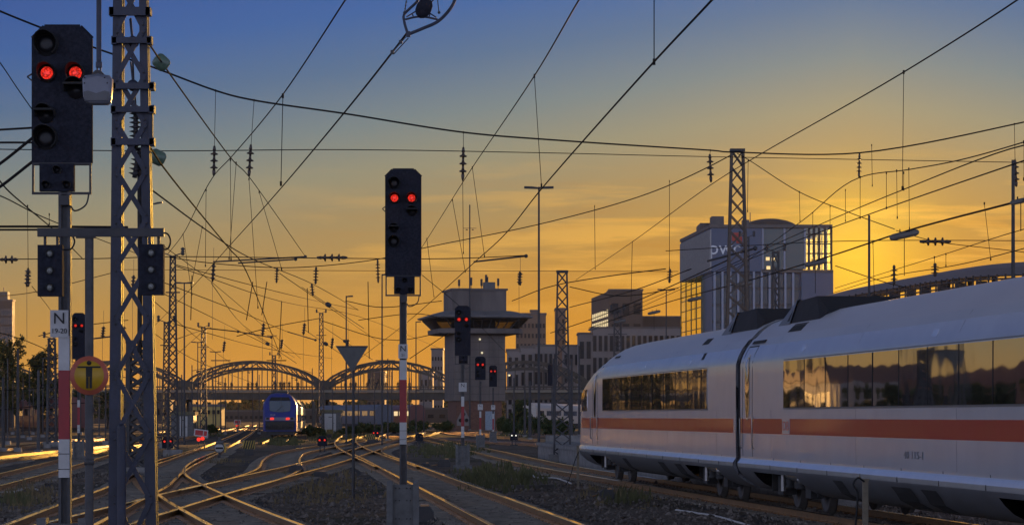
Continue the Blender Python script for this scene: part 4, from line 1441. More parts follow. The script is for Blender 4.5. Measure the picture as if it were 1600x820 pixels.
# the big mast at the left: two broad uprights tied by crossed flats, with brackets, pulleys and glass insulators
def big_mast():
    Y = 33.5; k = F / Y
    root = empty('lattice_mast', (gx(207, Y), Y, 0), 'tall grey-blue lattice mast crossing the whole picture height at the left', 'mast', 'lattice masts of the overhead line')
    x = lambda px: (px - 207) / k
    z = lambda py: H + (HY - py) / k
    zb, zt = -.3, z(-330)
    def edge(px_b, px_t, zz):
        t = (zz - z(820)) / (z(0) - z(820)); return x(px_b + (px_t - px_b) * t)
    D = .07
    for side in (0, 1):
        for j in (-1, 1):
            m = MB(); vs = []
            for zz in (zb, zt):
                if side == 0:
                    a, b = edge(171, 178.5, zz), edge(190, 193, zz)
                else:
                    a, b = edge(229, 219, zz), edge(246, 231, zz)
                dd = .04
                vs += [(a, j * D - dd, zz), (b, j * D - dd, zz), (b, j * D + dd, zz), (a, j * D + dd, zz)]
            m.add(vs, [(0, 1, 2, 3), (7, 6, 5, 4), (0, 4, 5, 1), (1, 5, 6, 2), (2, 6, 7, 3), (3, 7, 4, 0)])
            m.build('upright', M_STEEL, root)
    b = MB(); bolts = MB()
    ys = [-330, -255, -180, -105, -30, 48, 122, 196, 270, 344, 418, 500, 586, 680, 780, 900]
    for a, c in zip(ys, ys[1:]):
        za, zc = z(a), z(c)
        for j, off in ((-1, -.05),):
            b.bar((edge(182, 186, za), j * D + off, za), (edge(238, 226, zc), j * D + off, zc), .014, .062)
            b.bar((edge(238, 226, za), j * D + off * 1.25, za), (edge(182, 186, zc), j * D + off * 1.25, zc), .014, .062)
        for e in (edge(181, 186, za), edge(238, 225, za)):
            for q in (-.05, .05):
                bolts.lathe((e, -D - .05, za + q), (e, -D - .075, za + q), [(0, .014), (1, .012)], 6)
    b.build('cross_bracing', M_STEEL, root); bolts.each('bolt', M_DARK, root)
    br = MB()
    for (x0, x1, y0, y1) in ((175, 237, 15, 28), (179, 239, 62, 71), (178, 243, 133, 142), (178, 243, 169, 178), (178, 243, 219, 229)):
        br.box(((x(x0) + x(x1)) / 2, -D - .11, (z(y0) + z(y1)) / 2), (x(x1) - x(x0), .06, z(y0) - z(y1)))
        br.box((x(x1) - .02, -D - .06, (z(y0) + z(y1)) / 2), (.06, .16, .1)); br.box((x(x0) + .02, -D - .06, (z(y0) + z(y1)) / 2), (.06, .16, .1))
    br.box(((x(234) + x(241)) / 2, -D - .02, (z(172) + z(225)) / 2), (.05, .08, z(172) - z(225)))
    br.each('bracket', M_STEEL, root)
    pl = MB()
    for (px, py, r) in ((208, 66, 9), (208, 134, 9)):
        pl.lathe((x(px), -.05, z(py)), (x(px), .05, z(py)), [(0, r / k * .9), (.15, r / k), (.5, r / k * .8), (.85, r / k), (1, r / k * .9)], 18)
        pl.bar((x(px) - .03, 0, z(py) + .3), (x(px), 0, z(py)), .02)
    pl.each('pulley', M_STEEL, root)
    ins = MB()
    ins.lathe((x(212), 0, z(165)), (x(212), 0, z(235)), [(0, .03)] + [v for i in range(9) for v in ((.05 + i * .1, .03), (.08 + i * .1, .085), (.11 + i * .1, .03))] + [(1, .03)], 10)
    ins.lathe((x(217), 0, z(238)), (x(210), 0, z(278)), [(0, .03)] + [v for i in range(5) for v in ((.08 + i * .18, .03), (.12 + i * .18, .09), (.18 + i * .18, .03))] + [(1, .03)], 10)
    ins.tube([(x(203), 0, z(30)), (x(206), 0, z(60)), (x(209), 0, z(130)), (x(212), 0, z(165))], .012, 5)
    ins.tube([(x(217), 0.05, z(230)), (x(218), .05, z(420)), (x(217), .05, z(560))], .03, 6)
    ins.build('insulator_string', M_DARK, root)
    c = MB(); c.tube([(x(197), -.38, z(700)), (x(197), -.38, -.3)], .055, 10); c.ball((x(197), -.38, z(668) - .0), (.055, .055, .055), 10); c.tube([(x(197), -.38, z(670)), (x(197), -.38, z(700))], .055, 10)
    c.build('cable_pipe', M_STEEL, root)
    pv = MB(); pv.box((0, 0, -.2), (1.2, 1.2, .5)); pv.build('footing', M_CONC, root)
big_mast()

# lantern hanging from a pole at the left
def hanging_camera():
    Y = 26.0; k = F / Y
    x = lambda px: (px - 155) / k
    z = lambda py: H + (HY - py) / k
    root = empty('hanging_floodlight', (gx(155, Y), Y, 0), 'rounded grey lamp housing hanging from a thin pole over the left signal', 'lamp')
    m = MB(); m.tube([(x(154.5), 0, z(-260)), (x(154.5), 0, z(96))], 4.0 / k, 12); m.tube([(x(154.5), 0, z(97)), (x(154.5), 0, z(106))], 5 / k, 12)
    m.bar((x(154.5), 0, z(-260)), (x(212), 7.3, z(-260) + .5), .09)
    m.build('pole', M_STEEL, root)
    m = MB(); m.bar((x(152), 0, z(104)), (x(152), 0, z(116)), .015); m.bar((x(157), 0, z(104)), (x(157), 0, z(116)), .015)
    m.prism([(x(141), z(120)), (x(166), z(120)), (x(158), z(111)), (x(150), z(111))], -.05, .05); m.build('hanger', M_DARK, root)
    # rounded body: stacked outlines
    out = [(130, 124), (131, 150), (134, 160), (141, 164), (168, 164), (173, 160), (175, 148), (175.5, 124), (172, 119), (164, 118), (154, 116), (145, 118), (134, 119)]
    cx, cz = 153, 141
    vs = []; fs = []; n = len(out)
    lay = [(-.10, .78), (-.085, .93), (-.05, 1.0), (.05, 1.0), (.09, .93), (.11, .8)]
    for d, s in lay:
        for px, py in out:
            vs.append((x(cx + (px - cx) * s), d, z(cz + (py - cz) * s)))
    for i in range(len(lay) - 1):
        for j in range(n):
            fs.append((i * n + j, (i + 1) * n + j, (i + 1) * n + (j + 1) % n, i * n + (j + 1) % n))
    fs += [tuple(reversed(range(n))), tuple((len(lay) - 1) * n + j for j in range(n))]
    m = MB(); m.add(vs, fs, 0, True); m.build('housing', mat('pale_blue_housing', (.17, .18, .22), .4, 0, .12, 6), root, sharp=40)
    m = MB(); m.prism([(x(133), z(146)), (x(140), z(144)), (x(153), z(148)), (x(166), z(144)), (x(173), z(146)), (x(171), z(159)), (x(135), z(159))], -.112, -.09)
    m.build('lower_cover', mat('housing_grey', (.10, .10, .105), .45, 0, .15, 6), root)
    m = MB()
    for px, py in ((134.5, 123.5), (134.5, 132), (166, 123.5), (170, 132)):
        m.lathe((x(px), -.095, z(py)), (x(px), -.11, z(py)), [(0, .008), (1, .006)], 8)
    m.each('bolt', M_BLACK, root)
hanging_camera()

lattice_mast(878.5, 117, 425, 'dark lattice mast right of the control tower, beside the concrete platform', .72, .40, 16, .07, .05, arms=False)
lattice_mast(1152, 100, 236, 'lattice mast rising in front of the white office block', 1.05, .42, 20, .09, .045, arms=False, mt=mat('brown_mast_paint', (.10, .075, .055), .6, 0, .3, 3))
lattice_mast(270, 134, 402, 'slender lattice mast behind the left signals with insulators on its head', .52, .24, 24, .055, .035)
lattice_mast(502, 290, 490, 'lattice mast before the middle pier of the arched bridge', .62, .36, 18, .08, .05)
lattice_mast(260, 168, 505, 'shorter lattice mast next to the slender left one', .5, .26, 18, .06, .04)
lattice_mast(81, 175, 530, 'dark lattice mast before the trees at the far left', .62, .4, 14, .09, .05)
lattice_mast(215, 88, 535, 'dark closely braced mast seen through the legs of the big left mast', .62, .55, 12, .14, .09, arms=False)
lattice_mast(318, 250, 512, 'far lattice mast rising left of the bridge arch', .6, .35, 14, .08, .05)
lattice_mast(428, 330, 556, 'far lattice mast behind the blue train', .6, .4, 10, .1, .06)
lattice_mast(1212, 150, 395, 'narrow dark lattice mast at the glass corner of the white office block', .5, .32, 18, .08, .05)
lattice_mast(1167, 190, 372, 'thin lattice mast just right of the mast before the white office block', .4, .28, 20, .07, .05)
lattice_mast(965, 210, 486, 'lattice mast with a side arm before the brown office block', .7, .5, 16, .1, .06)

# plain poles
def pole(px, Y, top, label, r=.06, name='yard_pole', group=None, arm=None, base=None, cat='pole', mt=None):
    h = H + (HY - top) / F * Y
    root = empty(name, (gx(px, Y), Y, -.2), label, cat, group)
    m = MB(); m.tube([(0, 0, 0), (0, 0, h + .2)], [r * 1.2, r * .8], 8); m.build('pole', mt or M_DARK, root)
    m = MB(); m.box((0, 0, .1), (.4, .4, .3)); m.build('footing', M_CONC, root)
    if arm:
        m = MB()
        for (dx_, dz_, ln) in arm:
            m.bar((0, 0, h + .2 + dz_), (dx_, 0, h + .2 + dz_ + ln), .05)
            m.lathe((dx_ * .3, 0, h + dz_ + ln * .3), (dx_ * .6, 0, h + dz_ + ln * .6), [(0, .04), (.2, .1), (.4, .04), (.6, .1), (.8, .04), (1, .1)], 8)
        m.each('arm', M_DARK, root)
    return root

def lamp_post(px, Y, top, label, double=True, r=.055, spread=.70, tilt=.14):
    h = H + (HY - top) / F * Y
    root = empty('lamp_post', (gx(px, Y), Y, -.2), label, 'lamp post', 'lamp posts of the yard')
    m = MB(); m.tube([(0, 0, 0), (0, 0, h + .2)], [r * 1.3, r * .8], 8); m.build('pole', M_DARK, root)
    for s in ((-1, 1) if double else (1,)):
        a = MB()
        a.prism([(s * .0, h + .17), (s * .05, h + .10), (s * spread, h + .10 + tilt), (s * spread, h + .20 + tilt), (s * spread * .5, h + .2 + tilt * .7)], -.13, .13)
        a.build('lamp_head', M_DARK, root)
    return root
lamp_post(842, 131, 292, 'tall lamp post with two wing-like lamp heads right of the middle signal', spread=.72, tilt=.02)
lamp_post(288, 190, 441, 'double-headed lamp post behind the small lattice mast, before the left bridge arch', spread=.62, tilt=.02)
lamp_post(541, 200, 462, 'single-arm lamp post above the inverted triangle board', False, spread=.5, tilt=.02)
lamp_post(597, 180, 428, 'thin single-arm lamp post just left of the middle signal', False, r=.05, spread=.35, tilt=.02)
lamp_post(1041, 230, 452, 'double-headed lamp post between the brown and the white office blocks', spread=.75, tilt=.04)
lamp_post(309, 290, 534, 'small far double lamp post over the left end of the bridge arch', spread=.7, tilt=.04)
lamp_post(337, 320, 549, 'farthest double lamp post before the left half of the bridge arch', spread=.7, tilt=.04)
lamp_post(650, 260, 502, 'small single-arm lamp post at the left wall of the control tower', False, spread=.5, tilt=.03)
lamp_post(425, 380, 524, 'small double lamp post above the blue train', spread=.7, tilt=.04)
lamp_post(238, 210, 318, 'lamp head on a pole half hidden by the big left mast', False, spread=.8, tilt=.14)
pole(1358, 96, 336, 'thin post rising from behind the express train right of the sunset', .05)
pole(1583, 78, 250, 'thin post behind the express train at the right picture edge', .06, arm=None)
pole(734, 366, 320, 'tall radio mast rising from behind the control tower roof', .10, arm=[(-.9, -3.2, 0), (.9, -3.2, 0)], name='radio_mast', cat='mast')
pole(606, 210, 560, 'thin dark pole beside the middle signal, below the wires', .05)

rr = random.Random(5)
for i, (px, Y, top, r) in enumerate(((12, 190, 560, .05), (28, 150, 545, .08), (46, 230, 575, .05), (60, 140, 578, .08), (67, 260, 560, .07), (93, 210, 585, .05), (100, 150, 560, .06), (36, 250, 590, .05), (142, 170, 560, .05), (155, 240, 570, .06), (165, 190, 590, .05), (5, 150, 590, .09), (74, 170, 600, .07), (88, 280, 600, .07), (52, 300, 605, .06), (20, 300, 600, .06), (126, 300, 610, .06))):
    pole(px, Y, top, 'thin weathered pole among the crowd of poles at the far left', r, group='poles crowding the left of the yard', mt=M_POLE if i % 3 == 0 else M_DARK)
for i, (px, Y, top, r) in enumerate(((246, 300, 580, .05), (300, 270, 570, .06), (333, 330, 575, .05), (352, 300, 590, .06), (372, 350, 570, .05), (395, 390, 575, .06), (405, 300, 585, .05), (488, 330, 575, .06), (520, 300, 585, .05), (560, 340, 575, .06), (585, 300, 590, .05), (612, 350, 580, .06), (640, 330, 590, .06), (662, 300, 600, .05), (284, 240, 585, .06), (470, 380, 585, .05), (345, 280, 615, .07), (322, 240, 600, .06))):
    pole(px, Y, top, 'thin dark pole among the masts before the bridge arches', r, group='poles standing before the bridge', arm=[(rr.choice((-1, 1)) * rr.uniform(.8, 1.6), -.6, rr.uniform(.1, .4))] if i % 2 else None)
for i, (px, Y, top, r) in enumerate(((820, 250, 600, .1), (828, 220, 595, .12), (803, 280, 590, .09), (865, 200, 560, .09), (893, 190, 560, .1), (905, 260, 540, .1))):
    pole(px, Y, top, 'dark slim post between the control tower and the train nose', r, group='posts right of the control tower')

# ------------------------------------------------------------------ wires
def wire(name, label, pts, r=.014, drops=(), ins=(), seg=8, cat='wire', group=None, dr=.006, sides=5, mt=None):
    """pts: (px, py, Y). drops: (px0,py0,px1,py1,Y). ins: (px0,py0,px1,py1,Y,size,ndiscs)"""
    pl = [P(*p) for p in pts]
    for e, (a, b) in ((0, (0, 1)), (-1, (-1, -2))):   # lines that leave the picture run on beyond it
        px, py = pts[e][:2]
        if px < 0 or px > 1600 or py < 0:
            q = pl[a] + (pl[a] - pl[b]).normalized() * 22
            if q.z > 3 and q.y > -15: pl.insert(0 if e == 0 else len(pl), q)
    c = crom(pl, seg) if len(pl) > 2 else [pl[0].lerp(pl[1], i / 10) for i in range(11)]
    m = MB(); m.tube(c, r, sides)
    o = m.build(name, mt or M_WIRE, loc=tuple(c[0]))
    tag(o, label, cat, group)
    for (x0, y0, x1, y1, Y) in drops:
        d = MB(); a, b = P(x0, y0, Y), P(x1, y1, Y)
        d.tube([a, b], dr * max(1, Y / 60), 4)
        d.box(a, (.03, .05, .07)); d.box(b, (.03, .05, .07))
        d.build('dropper', M_WIRE, o, loc=tuple(c[0]))
    for (x0, y0, x1, y1, Y, sz, nd) in ins:
        d = MB(); a, b = P(x0, y0, Y), P(x1, y1, Y)
        ln = (b - a).length; e = .16; st = (1 - 2 * e) / nd
        pr = [(0, sz * .25), (.06, sz * .35), (e * .9, sz * .45)]
        for i in range(nd):
            t = e + i * st
            pr += [(t, sz * .3), (t + st * .30, sz * .4), (t + st * .45, sz), (t + st * .6, sz * .9), (t + st * .62, sz * .3)]
        pr += [(1 - e * .9, sz * .45), (1 - .05, sz * .35), (1, sz * .2)]
        d.lathe(a, b, pr, 10)
        d.build('insulator', M_INS, o, loc=tuple(c[0]))
    return o

# transverse span wires
wire('span_wire', 'thick sagging span wire sweeping across the sky from the top left corner', [(-60, -12, 66), (0, 18, 68), (150, 76, 71), (240, 106, 73), (337, 142, 75), (397, 157, 77), (540, 178, 80), (724, 207, 84), (880, 220, 88), (1110, 235, 96), (1150, 238, 99), (1343, 239, 99), (1600, 191, 99), (1680, 172, 99)], .028,
     drops=[(337, 142, 335, 230, 75), (397, 157, 392, 230, 77), (724, 207, 724, 232, 84), (1110, 235, 1109, 243, 96), (1585, 194, 1586, 250, 99), (1362, 227, 1363, 290, 99)],
     ins=[(335, 228, 334, 275, 75, .11, 3), (392, 226, 389, 276, 77, .11, 3), (724, 230, 723, 282, 84, .12, 3), (1109, 241, 1111, 285, 96, .13, 3), (1343, 240, 1342, 277, 99, .1, 4), (1586, 250, 1588, 292, 99, .14, 3)])
wire('span_wire', 'straight thin span wire below the sagging one, reaching the right edge', [(-40, 233, 70), (240, 236, 73), (530, 234, 78), (850, 239, 87), (1110, 245, 96), (1600, 254, 99), (1660, 255, 99)], .014)
wire('span_wire', 'level span wire with a strain insulator left of the middle signal', [(-30, 405, 118), (150, 404, 120), (265, 401, 122), (480, 403, 124), (700, 404, 126), (822, 399, 128)], .022, ins=[(495, 402.5, 543, 402.5, 124, .19, 3), (0, 405.5, 28, 405.5, 118, .19, 2)])
wire('span_wire', 'lower sagging span wire passing behind the middle signal and rising to the right', [(265, 402, 124), (330, 411, 125), (431, 418, 126), (494, 416, 127), (590, 405, 128), (660, 388, 126), (840, 351, 117), (1000, 307, 108), (1105, 262, 101), (1147, 240, 100)], .022,
     drops=[(929, 322, 930, 420, 112), (1046, 283, 1046, 420, 105), (1046, 418, 1047, 440, 105)], ins=[(433, 418, 432, 442, 126, .12, 4), (494, 417, 493, 444, 127, .14, 4), (590, 405, 591, 442, 128, .12, 5), (1047, 420, 1046, 442, 105, .12, 4)])
wire('span_wire', 'very thin level span wire just under the strain insulator', [(180, 421, 130), (600, 423, 132), (1060, 424, 133)], .013, ins=[(812, 424, 813, 446, 133, .13, 4)])
wire('span_wire', 'level span wire with a strain insulator right of the white office block', [(1040, 392, 120), (1305, 377, 120), (1600, 376, 120), (1650, 376, 120)], .018, ins=[(1437, 377.5, 1486, 377.5, 120, .2, 3)])
# long overhead lines running down the tracks
L_ = [
 ('contact wire ending at the frame-shaped section insulator at the top', [(636, 52, 19.5), (600, 99, 21.5), (540, 174, 26), (434, 300, 40), (355, 388, 60), (298, 451, 85), (235, 515, 130)], .0085, [(442, 150, 439, 287, 41)], []),
 ('messenger wire rising from the first hanging insulator to the top edge', [(560, -30, 36), (540, 0, 38), (442, 148, 51), (360, 247, 70), (334, 275, 75), (286, 366, 100), (262, 397, 112)], .013, [(322, 297, 321, 415, 78), (286, 366, 300, 460, 105)], []),
 ('wire with two green glass insulators coming down from the big left mast', [(234, 70, 33), (253, 98, 36), (360, 246, 58), (389, 276, 77), (430, 333, 95), (476, 399, 123)], .013, [(360, 250, 361, 405, 70), (369, 255, 358, 404, 70)], []),
 ('wire running down from the lower green insulator past the crossing wires', [(236, 232, 33), (256, 262, 36), (358, 388, 55), (378, 411, 62), (416, 500, 90), (440, 560, 130)], .013, [(389, 280, 403, 480, 77), (405, 300, 440, 420, 77)], []),
 ('wire descending from behind the big left mast towards the bridge', [(236, 296, 60), (316, 355, 80), (387, 401, 110), (487, 443, 160), (560, 484, 220)], .02, [(316, 355, 300, 440, 80)], [(487, 443, 489, 462, 160, .16, 3)]),
 ('messenger wire over the middle signal that meets the tall hanging insulator', [(925, -32, 32), (905, 0, 34), (835, 119, 48), (738, 262, 76), (718, 293, 84), (660, 385, 118), (615, 450, 160)], .012, [(835, 119, 846, 290, 48), (723, 282, 724, 395, 84), (738, 262, 757, 400, 76), (707, 313, 727, 424, 90), (667, 373, 678, 463, 112)], []),
 ('long contact wire from the top centre-right down to the control tower', [(1145, -36, 24), (1113, 0, 26), (1022, 97, 31), (848, 293, 50), (790, 365, 64), (740, 411, 78), (640, 500, 118), (575, 550, 165), (535, 580, 230)], .0125, [(1022, -30, 1022, 97, 31)], []),
 ('messenger wire crossing the upper right corner and passing over the office blocks', [(1630, -30, 38), (1590, 0, 40), (1412, 113, 50), (1190, 240, 74), (1112, 288, 90), (985, 380, 130), (900, 437, 180)], .014, [(1412, 113, 1410, 294, 50), (988, 378, 986, 470, 130)], []),
 ('wire from the mast before the office block falling to the right', [(1152, 240, 100), (1170, 250, 99), (1249, 300, 98), (1327, 332, 97), (1398, 358, 96)], .016, [(1249, 300, 1250, 345, 98), (1297, 322, 1297, 355, 97), (1169, 250, 1168, 330, 99)], []),
 ('contact wire rising to the right edge above the hanging lamps', [(1650, 222, 52), (1600, 227, 55), (1412, 296, 75), (1246, 366, 105), (1100, 432, 150), (985, 480, 200)], .016, [(1600, 222, 1600, 280, 55), (1412, 270, 1412, 296, 75)], []),
 ('second contact wire rising to the right edge, parallel to its neighbour', [(1650, 234, 50), (1600, 251, 52), (1371, 330, 75), (1198, 394, 105), (1090, 440, 150), (930, 512, 220)], .016, [(1344, 277, 1344, 340, 78), (1385, 270, 1385, 325, 76), (1401, 267, 1402, 340, 75), (1420, 264, 1421, 360, 73)], []),
 ('messenger wire turning up to the right from the insulator above the office roof', [(1650, 206, 58), (1600, 222, 60), (1500, 250, 68), (1420, 265, 76), (1344, 277, 84), (1256, 343, 108), (1150, 420, 150)], .016, [(1321, 297, 1321, 345, 100), (1270, 333, 1270, 400, 120)], []),
 ('twisted lamp cable strung above the express train', [(1650, 298, 62), (1600, 312, 66), (1422, 359, 84), (1300, 399, 105), (1170, 438, 135), (1050, 470, 170), (920, 512, 230)], .030, [(1538, 318, 1548, 405, 72), (1364, 380, 1366, 460, 92)], []),
 ('thin wire low over the express train roof at the right', [(1650, 346, 66), (1600, 358, 70), (1460, 402, 92), (1305, 450, 120)], .013, [(1478, 397, 1478, 415, 90), (1396, 424, 1396, 446, 100)], [(1397, 414, 1397, 445, 100, .14, 3)]),
 ('lowest wire skimming the express train roof at the right edge', [(1650, 374, 60), (1600, 388, 64), (1500, 413, 76), (1383, 433, 92), (1300, 458, 110)], .013, [(1460, 425, 1460, 402, 80)], [(1461, 411, 1461, 432, 80, .13, 3)]),
 ('wire falling to the right behind the posts at the right edge', [(1400, 360, 96), (1461, 377, 96), (1576, 391, 96), (1660, 402, 96)], .014, [], []),
 ('pair wire slanting from the left edge behind the left signal', [(-20, 250, 60), (0, 283, 64), (40, 322, 78), (85, 360, 95), (130, 405, 120)], .02, [(43, 322, 44, 420, 80)], [(44, 420, 44, 448, 80, .1, 4)]),
 ('strut wire rising right from the left edge to the left signal screen', [(-20, 303, 50), (0, 292, 50), (52, 252, 50), (80, 232, 50)], .03, [], []),
 ('upper strut wire rising right behind the left signal screen', [(-20, 268, 50), (0, 256, 50), (52, 215, 50), (80, 193, 50)], .03, [], []),
 ('upper level wire from the left edge into the left signal screen', [(-30, 205, 60), (0, 203, 60), (50, 200, 60), (110, 196, 60)], .025, [], []),
 ('second level wire from the left edge into the left signal screen', [(-30, 224, 60), (0, 223, 60), (50, 223, 60), (120, 223, 60)], .025, [], []),
 ('double-looking steep wire at the left edge beside the signal screen', [(-20, 72, 60), (0, 98, 62), (25, 135, 66), (48, 168, 70), (100, 240, 80)], .014, [], []),
 ('thin wire from the left edge passing down behind the crossbar', [(-20, 300, 70), (0, 306, 72), (60, 336, 85), (140, 368, 110), (250, 410, 150)], .018, [(77, 335, 77, 350, 85)], []),
 ('horizontal wire at crossbar height running out to the left', [(-30, 354, 48), (60, 354, 48), (200, 355, 48)], .022, [], []),
 ('lower horizontal wire at crossbar height running out to the left', [(-30, 359, 48), (60, 359, 48), (120, 359, 48)], .018, [], []),
]
for lab, pts, r, dr_, ins_ in L_:
    wire('overhead_wire', lab, pts, r, drops=dr_, ins=ins_)

# green glass insulators strung on wires are things that ride on them
def glass_insulator(px, py, Y, r, label, d):
    a = P(px, py, Y); k = F / Y; m = MB()
    s = Vector(d).normalized() * (r * 1.05 / k)
    m.lathe(a - s, a + s, [(0, .3 * r / k), (.05, .75 * r / k), (.2, .97 * r / k), (.5, r / k), (.8, .97 * r / k), (.95, .75 * r / k), (1, .3 * r / k)], 20)
    o = m.build('glass_insulator', M_GREEN, loc=tuple(a)); tag(o, label, 'insulator', 'round green insulators by the big mast')
glass_insulator(252, 98, 36, 12, 'round green insulator beside the upper part of the big left mast', (1.0, .4, -.9))
glass_insulator(246, 246, 36, 12, 'lower round green insulator at the right edge of the big left mast', (1.0, .4, -.5))

# section insulator frame with its weight, hung at the top
def section_frame():
    Y = 19.3
    root = empty('section_insulator', tuple(P(660, 12, Y)), 'dark frame with an egg-shaped insulator hanging at the top centre', 'insulator')
    L = tuple(P(660, 12, Y))
    q = lambda x, y, d=0: P(x, y, Y + d)
    m = MB()
    m.tube(crom([q(638, 54), q(660, 45), q(684, 34), q(702, 16), q(710, 2), q(712, -12)], 6), 2.6 * Y / F, 7)
    m.tube(crom([q(637, 53), q(632, 36), q(631, 24), q(640, 14), q(652, 2), q(656, -12)], 6), 2.2 * Y / F, 7)
    m.tube(crom([q(633, 31), q(650, 27), q(664, 27), q(684, 31)], 6), 1.7 * Y / F, 6)
    m.tube([q(635, 27), q(650, 18)], 1.1 * Y / F, 6); m.tube([q(682, 28), q(670, 20)], 1.1 * Y / F, 6)
    m.tube([q(644, 22), q(646, 27)], 1.1 * Y / F, 5); m.tube([q(672, 22), q(670, 28)], 1.1 * Y / F, 5)
    m.box(q(638, 54), (.03, .03, .04)); m.build('runner_frame', M_STEEL, root, loc=L)
    m = MB(); m.lathe(q(655, 28), q(670, -2), [(0, .2 * 12 * Y / F), (.08, .6 * 12 * Y / F), (.25, .93 * 12 * Y / F), (.5, 12.5 * Y / F), (.75, .93 * 12 * Y / F), (.92, .6 * 12 * Y / F), (1, .2 * 12 * Y / F)], 20)
    m.tube([q(668, 2), q(690, -22)], 1.1 * Y / F, 6); m.tube([q(672, 6), q(694, -18)], 1.1 * Y / F, 6); m.build('insulator_body', M_SCREEN, root, loc=L)
    m = MB(); m.tube([q(632, 22), q(637, -14)], .8 * Y / F, 5); m.tube([q(686, 20), q(682, -14)], .8 * Y / F, 5)
    for x, y in ((632, 20), (686, 20)):
        m.ball(q(x, y), 2.4 * Y / F, 8)
    for i in range(5):
        m.ball(q(633 + i * .9, 14 - i * 5), 1.5 * Y / F, 6)
    m.each('suspension_chain', M_DARK, root, loc=L)
    m = MB(); m.tube([q(634, 58), q(612, 83)], .9 * Y / F, 5); m.tube([q(638, 60), q(615, 85)], .9 * Y / F, 5); m.box(q(626, 66), (.025, .02, .025)); m.box(q(613, 82), (.025, .02, .03)); m.build('turnbuckle', M_DARK, root, loc=L)
section_frame()

# far web of wires between the masts; drawn thin against the sunset
web = [
 ([(276, 414, 134), (380, 442, 170), (472, 465, 220), (560, 484, 290)], 'web'), ([(276, 416, 134), (440, 471, 210), (560, 494, 290), (690, 545, 420)], 'web'),
 ([(250, 439, 100), (385, 491, 150), (449, 518, 200), (493, 531, 260)], 'web'), ([(250, 456, 150), (340, 500, 190), (420, 540, 260)], 'web'),
 ([(330, 442, 160), (380, 508, 210), (460, 558, 300)], 'web'), ([(437, 427, 150), (530, 491, 220), (600, 540, 330)], 'web'),
 ([(275, 530, 170), (318, 515, 200), (330, 512, 210)], 'web'), ([(277, 553, 170), (320, 515, 210)], 'web'),
 ([(310, 511, 210), (372, 518, 220), (425, 527, 230)], 'web'), ([(500, 497, 290), (420, 512, 260), (370, 525, 250)], 'web'),
 ([(0, 463, 150), (60, 455, 160), (180, 425, 175)], 'web'), ([(0, 520, 170), (40, 532, 175), (130, 572, 185)], 'web'), ([(0, 568, 190), (90, 575, 195), (200, 590, 200)], 'web'),
 ([(50, 447, 140), (78, 483, 160), (100, 520, 185)], 'web'), ([(60, 525, 175), (110, 512, 175), (200, 500, 180)], 'web'),
 ([(660, 430, 150), (720, 480, 190), (800, 560, 300)], 'web'), ([(560, 500, 250), (640, 490, 250), (700, 500, 260)], 'web'), ([(250, 380, 110), (330, 440, 150), (470, 560, 270)], 'web'),
 ([(800, 470, 170), (870, 445, 150), (960, 430, 140), (1040, 420, 130)], 'web'), ([(890, 448, 150), (960, 462, 150), (1060, 450, 145)], 'web'), ([(890, 480, 190), (985, 455, 170), (1080, 420, 140)], 'web'),
 ([(860, 520, 220), (920, 500, 200), (1030, 455, 160), (1140, 405, 120)], 'web'), ([(540, 470, 170), (600, 480, 180), (690, 470, 190)], 'web'), ([(1305, 415, 150), (1380, 440, 150), (1420, 450, 150)], 'web'),
 ([(395, 440, 150), (385, 500, 150)], 'drop'), ([(417, 440, 150), (409, 492, 150)], 'drop'), ([(300, 430, 150), (298, 500, 150)], 'drop'), ([(480, 450, 200), (482, 520, 200)], 'drop'), ([(440, 470, 200), (436, 560, 200)], 'drop'), ([(575, 440, 180), (577, 560, 180)], 'drop'),
 ([(700, 520, 250), (640, 560, 250)], 'web'), ([(270, 505, 140), (420, 545, 240), (520, 560, 330)], 'web'), ([(240, 470, 100), (330, 545, 200), (380, 580, 280)], 'web'), ([(500, 500, 290), (600, 530, 290), (690, 520, 300)], 'web'),
 ([(0, 610, 180), (100, 604, 190), (240, 600, 200)], 'web'), ([(0, 640, 200), (110, 630, 210), (250, 628, 220)], 'web'), ([(0, 590, 160), (60, 600, 180), (160, 620, 220)], 'web'), ([(240, 520, 160), (300, 560, 220), (400, 600, 340)], 'web'),
]
for pts, k in web:
    wire('overhead_wire', 'very thin wire in the far web over the bridge and yard', pts, .008 + .00011 * pts[0][2], group='thin wires of the far web', sides=4, seg=5)
# far cantilever arms with insulators
for i, (a, b) in enumerate((((333, 409, 150), (477, 401, 150)), ((372, 411, 150), (462, 405, 150)), ((740, 409, 128), (822, 400, 128)), ((318, 512, 220), (372, 518, 220)), ((378, 519, 220), (424, 527, 220)), ((449, 518, 230), (493, 531, 230)), ((120, 532, 150), (178, 525, 150)), ((1105, 408, 100), (1180, 388, 100)), ((942, 485, 200), (966, 486, 200)))):
    A, B = P(*a), P(*b); m = MB(); m.tube([A, B], .035 + .00008 * a[2], 6); m.ball(B, .07 + .0002 * a[2], 8)
    o = m.build('steady_arm', M_DARK, loc=tuple(A)); tag(o, 'dark tubular steady arm holding the overhead wires', 'steady arm', 'steady arms in the overhead wires')
